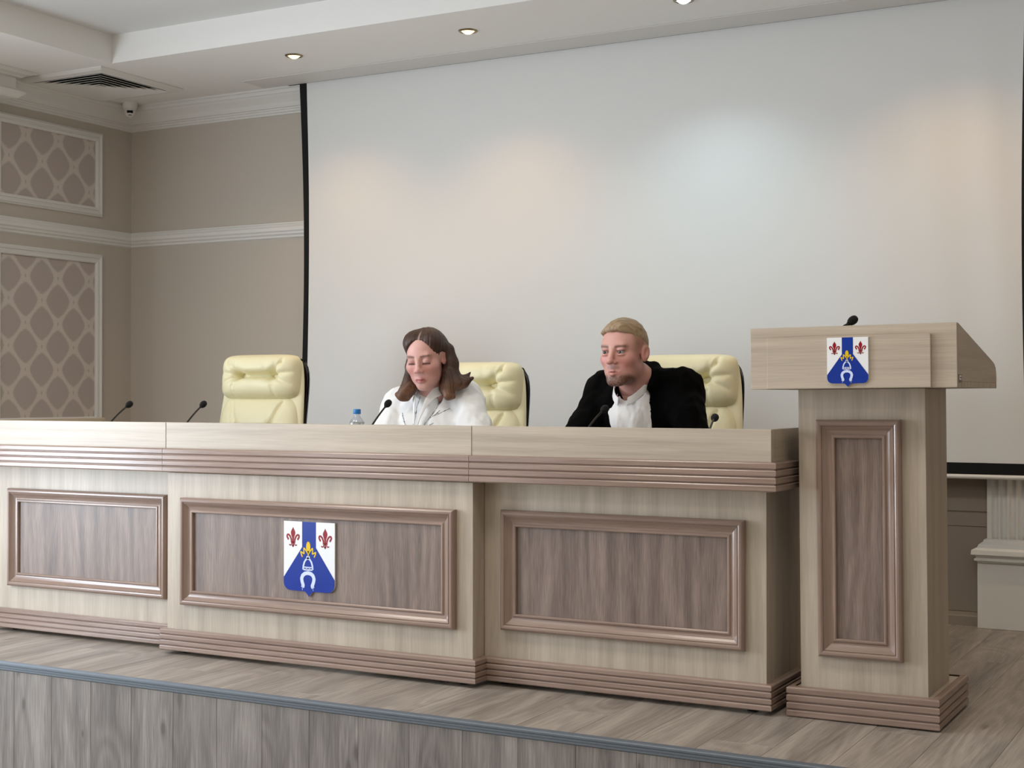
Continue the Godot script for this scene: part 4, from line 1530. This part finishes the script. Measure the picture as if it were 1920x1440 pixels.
# ------------------------------------------------------------------ the man
func man() -> void:
	var base := Vector3(-2.09, 0, -5.02)
	var m := thing("person", "man in a black jacket and white collarless shirt, leaning on the desk", "person", base)
	var H := Transform3D(Basis(Vector3.UP, deg_to_rad(-5.0)) * Basis(Vector3.RIGHT, deg_to_rad(2.0)), Vector3(-2.100, 1.152, -4.70) - base)
	var J := {
		neck = Vector3(-2.106, 1.056, -4.822) - base, chest = Vector3(-2.112, 0.93, -4.885) - base, waist = Vector3(-2.09, 0.74, -4.98) - base, hips = Vector3(-2.085, 0.57, -5.07) - base,
		sh_r = Vector3(-2.270, 1.012, -4.91) - base, sh_l = Vector3(-1.945, 1.020, -4.865) - base,
		el_r = Vector3(-2.302, 0.815, -4.70) - base, el_l = Vector3(-1.835, 0.815, -4.725) - base,
		wr_r = Vector3(-2.275, 0.783, -4.52) - base, wr_l = Vector3(-1.905, 0.783, -4.54) - base,
		tip_r = Vector3(-2.270, 0.762, -4.42) - base, tip_l = Vector3(-1.935, 0.762, -4.44) - base,
		kn_r = Vector3(-2.21, 0.54, -4.66) - base, kn_l = Vector3(-1.96, 0.54, -4.66) - base,
		an_r = Vector3(-2.20, 0.08, -4.70) - base, an_l = Vector3(-1.97, 0.08, -4.70) - base,
		lo = Vector3(-2.55, 0.0, -5.35) - base, hi = Vector3(-1.65, 1.15, -4.35) - base}
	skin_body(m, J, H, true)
	eye(m, H, -1.0, Vector3(-0.10, -0.02, 1), lin(40, 44, 48))
	eye(m, H, 1.0, Vector3(-0.10, -0.02, 1), lin(40, 44, 48))
	legs(m, J, lin(26, 26, 30), lin(14, 13, 13))
	# shirt: torso and a stand collar
	var f := Field.new()
	f.ell(J.chest + Vector3(0, -0.02, 0.02), Vector3(0.155, 0.16, 0.115), Basis.IDENTITY, 0.03)
	f.cap(J.chest + Vector3(0, -0.06, 0.0), J.waist, 0.125, 0.135, 0.04)
	f.cap(J.neck + Vector3(0, -0.02, 0.0), J.chest, 0.066, 0.10, 0.03)
	var ncut := J.neck as Vector3
	f.ell(ncut + Vector3(-0.006, -0.135, 0.030), Vector3(0.085, 0.070, 0.066), Basis.IDENTITY, 0.04)
	f.cap(ncut + Vector3(-0.004, 0.10, 0.045), ncut + Vector3(-0.004, -0.06, 0.015), 0.062, 0.058, 0.008, 1)
	f.cap(ncut + Vector3(-0.014, -0.03, 0.115), ncut + Vector3(-0.012, -0.080, 0.110), 0.030, 0.008, 0.006, 1)
	var low := []
	var high := []
	for i in 25:
		var a := lerpf(-2.86, 2.86, i / 24.0)
		var fw := 0.5 - 0.5 * cos(a)
		var p := ncut + Vector3(-0.012 * fw + 0.064 * sin(a), 0.012 - 0.092 * fw * fw, 0.006 + 0.026 * fw - 0.066 * cos(a))
		low.append(p + Vector3(0.004 * sin(a), -0.016, -0.004 * cos(a)))
		high.append(p + Vector3(0, 0.016 - 0.006 * fw, 0))
	part(m, "shirt_collar", MB.new().ribbon(low, high, 0.004, ncut).done(), plain(rgb(232, 232, 232), 0.85))
	var mb := MB.new()
	f.mesh(mb, Vector3(-2.30, 0.70, -5.06) - base, Vector3(-1.88, 1.10, -4.68) - base, 0.005, even(lin(232, 232, 232)), func(p: Vector3) -> float: return 0.0035 * noise.get_noise_3d(p.x * 22.0, p.y * 9.0, p.z * 14.0) + 0.0018 * noise.get_noise_3d(p.x * 60.0, p.y * 30.0, p.z * 40.0))
	part(m, "shirt", mb.done(), M.vc_cloth)
	# jacket
	f = Field.new()
	f.ell(J.chest + Vector3(0, -0.035, 0.012), Vector3(0.185, 0.185, 0.132), Basis.IDENTITY, 0.04)
	f.cap(J.chest + Vector3(0, -0.08, -0.01), J.hips + Vector3(0, 0.03, 0), 0.150, 0.168, 0.05)
	f.cap(J.sh_r, J.sh_l, 0.066, 0.066, 0.04)
	for s in ["r", "l"]:
		f.cap(ncut + Vector3(0.0, -0.005, -0.045), J["sh_" + s], 0.050, 0.064, 0.04)
		f.cap(J["sh_" + s], J["el_" + s], 0.074, 0.058, 0.03)
		f.cap(J["el_" + s], J["wr_" + s], 0.057, 0.040, 0.02)
	# collar standing behind the neck and running into the lapels
	f.chain([ncut + Vector3(-0.090, -0.075, 0.045), ncut + Vector3(-0.082, -0.015, -0.015), ncut + Vector3(-0.050, 0.040, -0.062), ncut + Vector3(0.0, 0.054, -0.078), ncut + Vector3(0.046, 0.050, -0.062), ncut + Vector3(0.076, 0.020, -0.012), ncut + Vector3(0.074, -0.03, 0.050)], [0.008, 0.013, 0.016, 0.016, 0.016, 0.015, 0.013], 0.02)
	# opening over the shirt
	f.ell(ncut + Vector3(-0.006, 0.03, 0.045), Vector3(0.066, 0.11, 0.098), Basis.IDENTITY, 0.008, 1)
	f.wedge([Plane(Vector3(-1, 0.12, 0).normalized(), Vector3(-2.152, 0.89, -4.75) - base), Plane(Vector3(1, 0.16, 0).normalized(), Vector3(-2.021, 0.89, -4.75) - base), Plane(Vector3(0, 0, -1), Vector3(0, 0, -4.85) - base), Plane(Vector3(0, 1, 0), Vector3(0, 1.09, 0) - base)], 0.004, 1)
	mb = MB.new()
	f.mesh(mb, Vector3(-2.43, 0.52, -5.30) - base, Vector3(-1.72, 1.12, -4.42) - base, 0.0078, even(lin(7, 7, 9)), func(p: Vector3) -> float: return smoothstep(0.05, 0.13, absf(p.x + 2.086 + base.x)) * 0.007 * noise.get_noise_3d(p.x * 11.0, p.y * 7.0, p.z * 11.0) + smoothstep(0.05, 0.13, absf(p.x + 2.086 + base.x)) * 0.004 * noise.get_noise_3d(p.x * 24.0, p.y * 18.0, p.z * 24.0))
	part(m, "jacket", mb.done(), M.vc_cloth)
	# hair: clipped sides, longer top combed over
	f = Field.new()
	var b := H.basis
	f.ell(H * Vector3(0, 0.036, -0.014), Vector3(0.0765, 0.0850, 0.0985), b, 0.01)
	f.ell(H * Vector3(-0.002, 0.072, 0.010), Vector3(0.065, 0.050, 0.082), b * Basis(Vector3.RIGHT, 0.08), 0.02)
	f.cap(H * Vector3(-0.050, 0.064, 0.060), H * Vector3(0.022, 0.090, 0.058), 0.010, 0.018, 0.02)
	f.ell(H * Vector3(0.006, -0.024, 0.084), Vector3(0.0760, 0.0985, 0.0710), b, 0.006, 1)
	f.wedge([Plane((b * Vector3(0, 1, -0.42)).normalized(), H * Vector3(0, 0.052, 0.02))], 0.012, 1)
	for s: float in [-1.0, 1.0]:
		f.ell(H * Vector3(0.085 * s, -0.004, -0.006), Vector3(0.02, 0.035, 0.026), b, 0.005, 1)
	mb = MB.new()
	var inv := H.affine_inverse()
	var hair_c := lin(160, 138, 110)
	var dark_c := lin(118, 90, 62)
	f.mesh(mb, H.origin + Vector3(-0.12, -0.09, -0.14), H.origin + Vector3(0.12, 0.16, 0.13), 0.0030,
		func(p: Vector3, _n: Vector3) -> Color:
			var q: Vector3 = inv * p
			var st := noise.get_noise_3d((q.x * 0.8 + q.z * 0.6) * 170.0, (q.z * 0.8 - q.x * 0.6) * 14.0, q.y * 60.0)
			return hair_c.lerp(dark_c, clampf(0.25 + 0.75 * st, 0.0, 0.8) * 0.75),
		func(p: Vector3) -> float:
			var q: Vector3 = inv * p
			var t := smoothstep(0.05, 0.09, q.y + 0.2 * maxf(0.0, q.z))
			return (0.0003 + 0.0030 * t) * (noise.get_noise_3d((q.x * 0.8 + q.z * 0.6) * 75.0, (q.z * 0.8 - q.x * 0.6) * 10.0, q.y * 40.0) + 0.8 * noise.get_noise_3d((q.x * 0.8 + q.z * 0.6) * 28.0, (q.z * 0.8 - q.x * 0.6) * 12.0, q.y * 10.0)))
	part(m, "hair", mb.done(), M.vc_hair)

# ------------------------------------------------------------------ the woman
func woman() -> void:
	var base := Vector3(-3.03, 0, -5.03)
	var m := thing("person", "woman in a white embroidered blouse with shoulder-length brown hair, looking down", "person", base)
	var H := Transform3D(Basis(Vector3.UP, deg_to_rad(9.0)) * Basis(Vector3.RIGHT, deg_to_rad(13.0)) * Basis(Vector3.BACK, deg_to_rad(2.0)), Vector3(-2.990, 1.145, -4.78) - base)
	var J := {
		neck = Vector3(-3.01, 1.025, -4.865) - base, chest = Vector3(-3.04, 0.90, -4.91) - base, waist = Vector3(-3.04, 0.72, -4.98) - base, hips = Vector3(-3.03, 0.57, -5.07) - base,
		sh_r = Vector3(-3.195, 0.955, -4.90) - base, sh_l = Vector3(-2.905, 0.985, -4.935) - base,
		el_r = Vector3(-3.170, 0.805, -4.74) - base, el_l = Vector3(-2.765, 0.805, -4.80) - base,
		wr_r = Vector3(-3.06, 0.778, -4.56) - base, wr_l = Vector3(-2.88, 0.778, -4.60) - base,
		tip_r = Vector3(-3.055, 0.760, -4.45) - base, tip_l = Vector3(-2.90, 0.760, -4.49) - base,
		kn_r = Vector3(-3.13, 0.53, -4.68) - base, kn_l = Vector3(-2.93, 0.53, -4.68) - base,
		an_r = Vector3(-3.12, 0.08, -4.72) - base, an_l = Vector3(-2.94, 0.08, -4.72) - base,
		lo = Vector3(-3.40, 0.0, -5.35) - base, hi = Vector3(-2.60, 1.10, -4.40) - base}
	skin_body(m, J, H, false)
	eye(m, H, -1.0, Vector3(0, -0.5, 1), lin(70, 60, 50))
	eye(m, H, 1.0, Vector3(0, -0.5, 1), lin(70, 60, 50))
	legs(m, J, lin(40, 42, 52), lin(20, 18, 18))
	# blouse
	var n := J.neck as Vector3
	var f := Field.new()
	f.ell(J.chest + Vector3(0, -0.03, 0.01), Vector3(0.165, 0.17, 0.115), Basis.IDENTITY, 0.04)
	for s: float in [-1.0, 1.0]:
		f.ell(J.chest + Vector3(0.075 * s, -0.06, 0.075), Vector3(0.078, 0.085, 0.075), Basis.IDENTITY, 0.05)
	f.cap(J.chest + Vector3(0, -0.08, 0.0), J.hips + Vector3(0, 0.02, 0), 0.140, 0.155, 0.05)
	f.cap(J.sh_r, J.sh_l, 0.060, 0.062, 0.04)
	for s in ["r", "l"]:
		f.cap(n + Vector3(0.0, -0.025, -0.02), J["sh_" + s], 0.050, 0.060, 0.04)
		f.cap(J["sh_" + s], J["el_" + s], 0.070, 0.068, 0.03)
		f.cap(J["el_" + s], J["wr_" + s], 0.064, 0.045, 0.02)
	# stand collar open in front
	var cl := []
	var ch := []
	for q in [[-0.004, -0.150, 0.140, 0.012], [-0.012, -0.105, 0.128, 0.020], [-0.024, -0.062, 0.108, 0.028], [-0.044, -0.030, 0.076, 0.034], [-0.056, -0.014, 0.036, 0.034], [-0.058, -0.006, 0.0, 0.032], [-0.048, 0.0, -0.036, 0.030], [-0.022, 0.0, -0.056, 0.030], [0.0, 0.0, -0.060, 0.030], [0.024, 0.002, -0.056, 0.030], [0.050, 0.002, -0.036, 0.030], [0.060, -0.002, 0.0, 0.032], [0.058, -0.010, 0.036, 0.034], [0.048, -0.024, 0.076, 0.036], [0.030, -0.058, 0.108, 0.030], [0.016, -0.105, 0.128, 0.020], [0.006, -0.150, 0.140, 0.012]]:
		var p := n + Vector3(q[0], q[1], q[2])
		cl.append(p + Vector3(0.10 * q[0], -0.012, 0.004))
		ch.append(p + Vector3(-0.10 * q[0], q[3] - 0.012, 0.0))
	part(m, "blouse_collar", MB.new().ribbon(cl, ch, 0.004, n).done(), plain(rgb(238, 240, 241), 0.85))
	f.cap(n + Vector3(0.0, 0.10, 0.04), n + Vector3(0.0, -0.02, 0.01), 0.052, 0.048, 0.006, 1)
	f.cap(n + Vector3(0.004, 0.01, 0.10), n + Vector3(0.002, -0.145, 0.130), 0.030, 0.004, 0.006, 1)
	var fold := func(p: Vector3) -> float:
		var w := 0.006 * noise.get_noise_3d(p.x * 12.0, p.y * 7.0, p.z * 12.0) + 0.003 * noise.get_noise_3d(p.x * 30.0, p.y * 16.0, p.z * 30.0)
		# the sleeve seam below the raised shoulder and creases at the bent elbow
		var q: Vector3 = p - (J.sh_l as Vector3)
		w -= 0.010 * gauss(q.x + 0.055 + 0.25 * maxf(0.0, -q.y), 0.010) * smoothstep(0.06, 0.0, q.y) * smoothstep(0.02, 0.06, q.z + 0.05)
		var e: Vector3 = p - (J.el_l as Vector3)
		w += 0.005 * sin(e.y * 130.0 + e.x * 90.0) * gauss(e.length(), 0.10)
		return w
	var mb := MB.new()
	f.mesh(mb, Vector3(-3.36, 0.52, -5.26) - base, Vector3(-2.64, 1.10, -4.46) - base, 0.0062, even(lin(238, 240, 241)), fold)
	part(m, "blouse", mb.done(), M.vc_cloth)
	# silver thread sprigs laid on the front of the blouse
	var all := f.all()
	var sprigs := [
		[[-0.030, -0.03], [-0.040, -0.075], [-0.030, -0.115], [-0.036, -0.17], [-0.05, -0.20]], [[-0.034, -0.16], [-0.065, -0.145], [-0.088, -0.115], [-0.102, -0.095]], [[-0.065, -0.15], [-0.090, -0.165], [-0.118, -0.165]], [[-0.045, -0.19], [-0.075, -0.185], [-0.10, -0.20]], [[-0.036, -0.10], [-0.052, -0.085]],
		[[0.048, -0.035], [0.040, -0.075], [0.024, -0.12], [0.004, -0.17], [-0.006, -0.21]], [[0.026, -0.115], [0.048, -0.105], [0.062, -0.085]], [[0.048, -0.105], [0.070, -0.095], [0.095, -0.078]], [[0.012, -0.165], [0.035, -0.150], [0.055, -0.135]], [[0.000, -0.19], [0.02, -0.185], [0.04, -0.17]]]
	var silver := plain(rgb(150, 156, 160), 0.35, 0.6)
	for s in sprigs:
		var pts := []
		for i in s.size() - 1:
			for k in 6:
				var t := k / 6.0
				pts.append(Vector2(s[i][0], s[i][1]).lerp(Vector2(s[i + 1][0], s[i + 1][1]), t))
		pts.append(Vector2(s[-1][0], s[-1][1]))
		var line := []
		var rr := []
		for i in pts.size():
			var p := n + Vector3(pts[i].x, pts[i].y, 0.30)
			for it in 40:
				var d: float = f.eval(p, all) - fold.call(p)
				if d < 0.0006:
					break
				p.z -= maxf(d * 0.7, 0.001)
			line.append(p)
			rr.append(0.0016 + 0.0008 * sin(i * 2.3) + 0.0004 * sin(i * 5.1))
		part(m, "embroidered_sprig", MB.new().tube(line, rr, 6).done(), silver)
	# hair: parted in the middle, tucked behind one ear, ends turned out
	f = Field.new()
	var b := H.basis
	var U := Transform3D(Basis(Vector3.UP, deg_to_rad(3.0)), H.origin)
	f.ell(H * Vector3(0, 0.037, -0.016), Vector3(0.0785, 0.0850, 0.1030), b, 0.015)
	f.ell(H * Vector3(0.032, 0.068, 0.012), Vector3(0.050, 0.050, 0.064), b, 0.012)
	f.ell(H * Vector3(-0.034, 0.068, 0.012), Vector3(0.048, 0.050, 0.064), b, 0.012)
	f.ell(U * Vector3(0.0, -0.03, -0.085), Vector3(0.082, 0.115, 0.052), b, 0.03)
	f.ell(H * Vector3(0.002, -0.022, 0.090), Vector3(0.0705, 0.1120, 0.0820), b, 0.010, 1)
	f.cap(H * Vector3(0.003, 0.100, 0.088), H * Vector3(0.003, 0.128, 0.050), 0.006, 0.005, 0.012, 1)
	f.cap(H * Vector3(0.003, 0.128, 0.050), H * Vector3(0.002, 0.134, -0.01), 0.005, 0.003, 0.012, 1)
	f.ell(H * Vector3(0.079, -0.012, 0.010), Vector3(0.022, 0.042, 0.034), b, 0.010, 1)
	# her left side, falling behind the ear, ends flipped outwards over the shoulder
	f.chain([U * Vector3(0.070, 0.035, -0.045), U * Vector3(0.083, -0.02, -0.050), U * Vector3(0.090, -0.075, -0.045), U * Vector3(0.108, -0.098, -0.045), U * Vector3(0.138, -0.096, -0.055), U * Vector3(0.168, -0.078, -0.065)], [0.026, 0.027, 0.030, 0.028, 0.017, 0.008], 0.018)
	f.chain([U * Vector3(0.10, -0.085, -0.05), U * Vector3(0.135, -0.078, -0.07), U * Vector3(0.152, -0.055, -0.08)], [0.024, 0.012, 0.004], 0.012)
	f.chain([U * Vector3(0.078, -0.06, -0.03), U * Vector3(0.080, -0.115, -0.020), U * Vector3(0.092, -0.145, -0.012), U * Vector3(0.112, -0.150, -0.015)], [0.024, 0.025, 0.018, 0.008], 0.015)
	f.chain([U * Vector3(0.060, -0.06, -0.06), U * Vector3(0.062, -0.12, -0.055), U * Vector3(0.070, -0.150, -0.05)], [0.03, 0.028, 0.012], 0.02)
	# her right side, in front of the shoulder
	f.chain([U * Vector3(-0.068, 0.03, 0.0), U * Vector3(-0.078, -0.03, 0.006), U * Vector3(-0.076, -0.085, 0.020), U * Vector3(-0.082, -0.125, 0.028), U * Vector3(-0.098, -0.146, 0.030), U * Vector3(-0.118, -0.142, 0.030)], [0.018, 0.013, 0.015, 0.022, 0.020, 0.008], 0.014)
	f.chain([U * Vector3(-0.070, -0.05, -0.02), U * Vector3(-0.072, -0.11, 0.005), U * Vector3(-0.078, -0.155, 0.02)], [0.024, 0.026, 0.012], 0.02)
	mb = MB.new()
	var inv := U.affine_inverse()
	var hinv := H.affine_inverse()
	var brown := lin(76, 51, 40)
	var light := lin(140, 98, 68)
	var dark := lin(40, 28, 24)
	f.mesh(mb, H.origin + Vector3(-0.15, -0.20, -0.17), H.origin + Vector3(0.18, 0.16, 0.13), 0.0032,
		func(p: Vector3, _n: Vector3) -> Color:
			var q: Vector3 = inv * p
			var a := atan2(q.x, q.z + 0.02)
			var st := noise.get_noise_2d(a * 40.0, q.y * 4.0 + a) * 0.5 + noise.get_noise_2d(a * 110.0 + 9.0, q.y * 6.0) * 0.5
			var c := dark.lerp(brown, clampf(0.62 + st * 0.9, 0.0, 1.0))
			var hq: Vector3 = hinv * p
			c = c.lerp(lin(176, 150, 140), 0.8 * gauss(hq.x - 0.003, 0.0032) * smoothstep(0.02, 0.05, hq.z) * smoothstep(0.07, 0.09, hq.y))
			return c.lerp(light, clampf(smoothstep(-0.06, -0.15, q.y) * (0.5 + 0.6 * st), 0.0, 0.8)),
		func(p: Vector3) -> float:
			var q: Vector3 = inv * p
			var a := atan2(q.x, q.z + 0.02)
			return 0.0016 * noise.get_noise_2d(a * 14.0, q.y * 6.0) + 0.0008 * noise.get_noise_2d(a * 50.0, q.y * 6.0))
	part(m, "hair", mb.done(), M.vc_hair)

# ------------------------------------------------------------------ microphones and bottle
func microphone(label: String, foot: Vector3, mid: Vector3, tip: Vector3, base_size := 0.05) -> void:
	# foot: where the gooseneck leaves its base; mid: a point of the neck; tip: the head's end
	var m := thing("microphone", label, "microphone", foot, 0.0, "black gooseneck microphones")
	part(m, "mic_base", slab(Vector3(-base_size, 0.0, -base_size * 1.2), Vector3(base_size, 0.028, base_size * 0.8), 0.008), M.mic)
	var a := mid - foot
	var b := tip - foot
	var dir := (b - a).normalized()
	var neck := []
	var rad := []
	for i in 13:
		var t := i / 12.0
		neck.append(Vector3(0, 0.026, 0).bezier_interpolate(a * 0.45 + Vector3(0, 0.02, 0), a, b - dir * 0.04, t))
		rad.append(0.0036)
	part(m, "gooseneck", MB.new().tube(neck, rad, 10).done(), M.mic)
	var up := dir
	var side := up.cross(Vector3.UP).normalized()
	var x := Transform3D(Basis(side, up, side.cross(up)), b - dir * 0.034)
	part(m, "windscreen", MB.new().lathe([Vector2(0.0004, 0.034), Vector2(0.006, 0.0325), Vector2(0.011, 0.028), Vector2(0.0135, 0.020), Vector2(0.0135, 0.010), Vector2(0.0115, 0.002), Vector2(0.0075, -0.005), Vector2(0.0055, -0.012), Vector2(0.0004, -0.013)], 18, x).done(), M.foam)

func small_things() -> void:
	var t := 0.745
	microphone("gooseneck microphone on the desk by the patterned wall panels, no chair behind it", Vector3(-4.33, t, -4.335), Vector3(-4.367, 0.890, -4.45), Vector3(-4.397, 0.968, -4.62))
	microphone("gooseneck microphone on the desk in front of the empty chair", Vector3(-3.92, t, -4.34), Vector3(-3.948, 0.888, -4.45), Vector3(-3.985, 0.970, -4.62))
	microphone("gooseneck microphone on the desk beside the water bottle", Vector3(-3.02, t, -4.34), Vector3(-3.036, 0.886, -4.45), Vector3(-3.059, 0.977, -4.62))
	microphone("gooseneck microphone in front of the man's black jacket", Vector3(-2.13, t, -4.34), Vector3(-2.135, 0.890, -4.45), Vector3(-2.133, 0.958, -4.62))
	microphone("gooseneck microphone on the desk nearest the lectern, by the man's sleeve", Vector3(-1.66, t, -4.36), Vector3(-1.690, 0.886, -4.46), Vector3(-1.722, 0.928, -4.62))
	microphone("gooseneck microphone on top of the lectern", Vector3(-1.20, 1.178, -4.315), Vector3(-1.189, 1.215, -4.33), Vector3(-1.170, 1.240, -4.375), 0.022)
	# water bottle
	var b := thing("water_bottle", "small clear plastic water bottle with a blue cap", "bottle", Vector3(-3.165, t, -4.55))
	var k := 0.199
	var prof := [Vector2(0.0112, k), Vector2(0.0112, k - 0.020), Vector2(0.0125, k - 0.0215), Vector2(0.0125, k - 0.0235), Vector2(0.0135, k - 0.027), Vector2(0.0195, k - 0.034), Vector2(0.0262, k - 0.044), Vector2(0.0295, k - 0.054), Vector2(0.0305, k - 0.066), Vector2(0.0300, k - 0.085), Vector2(0.0285, k - 0.092), Vector2(0.0300, k - 0.099), Vector2(0.0300, 0.05), Vector2(0.0288, 0.045), Vector2(0.0300, 0.04), Vector2(0.0305, 0.012), Vector2(0.027, 0.002), Vector2(0.018, 0.0), Vector2(0.0005, 0.004)]
	var inner := []
	for i in range(prof.size() - 1, -1, -1):
		inner.append(Vector2(maxf(prof[i].x - 0.0009, 0.0004), prof[i].y + (0.0009 if i > 14 else 0.0)))
	part(b, "bottle_body", MB.new().lathe(prof + inner, 36).done(), M.pet)
	var water := []
	for i in range(inner.size() - 1, -1, -1):
		if inner[i].y <= 0.152:
			water.append(Vector2(maxf(inner[i].x - 0.0002, 0.0003), inner[i].y))
	water.push_front(Vector2(water[0].x, 0.151))
	water.push_front(Vector2(0.0003, 0.151))
	var wm := plain(Color(0.95, 0.98, 1.0, 0.03), 0.0)
	wm.refraction_enabled = true
	wm.refraction_scale = 0.033
	wm.transparency = BaseMaterial3D.TRANSPARENCY_ALPHA
	part(b, "water", MB.new().lathe(water, 32).done(), wm)
	var cap := [Vector2(0.0004, k + 0.002), Vector2(0.0125, k + 0.002), Vector2(0.0148, k), Vector2(0.0150, k - 0.017), Vector2(0.0118, k - 0.017)]
	part(b, "cap", MB.new().lathe(cap, 28).done(), M.cap_blue)
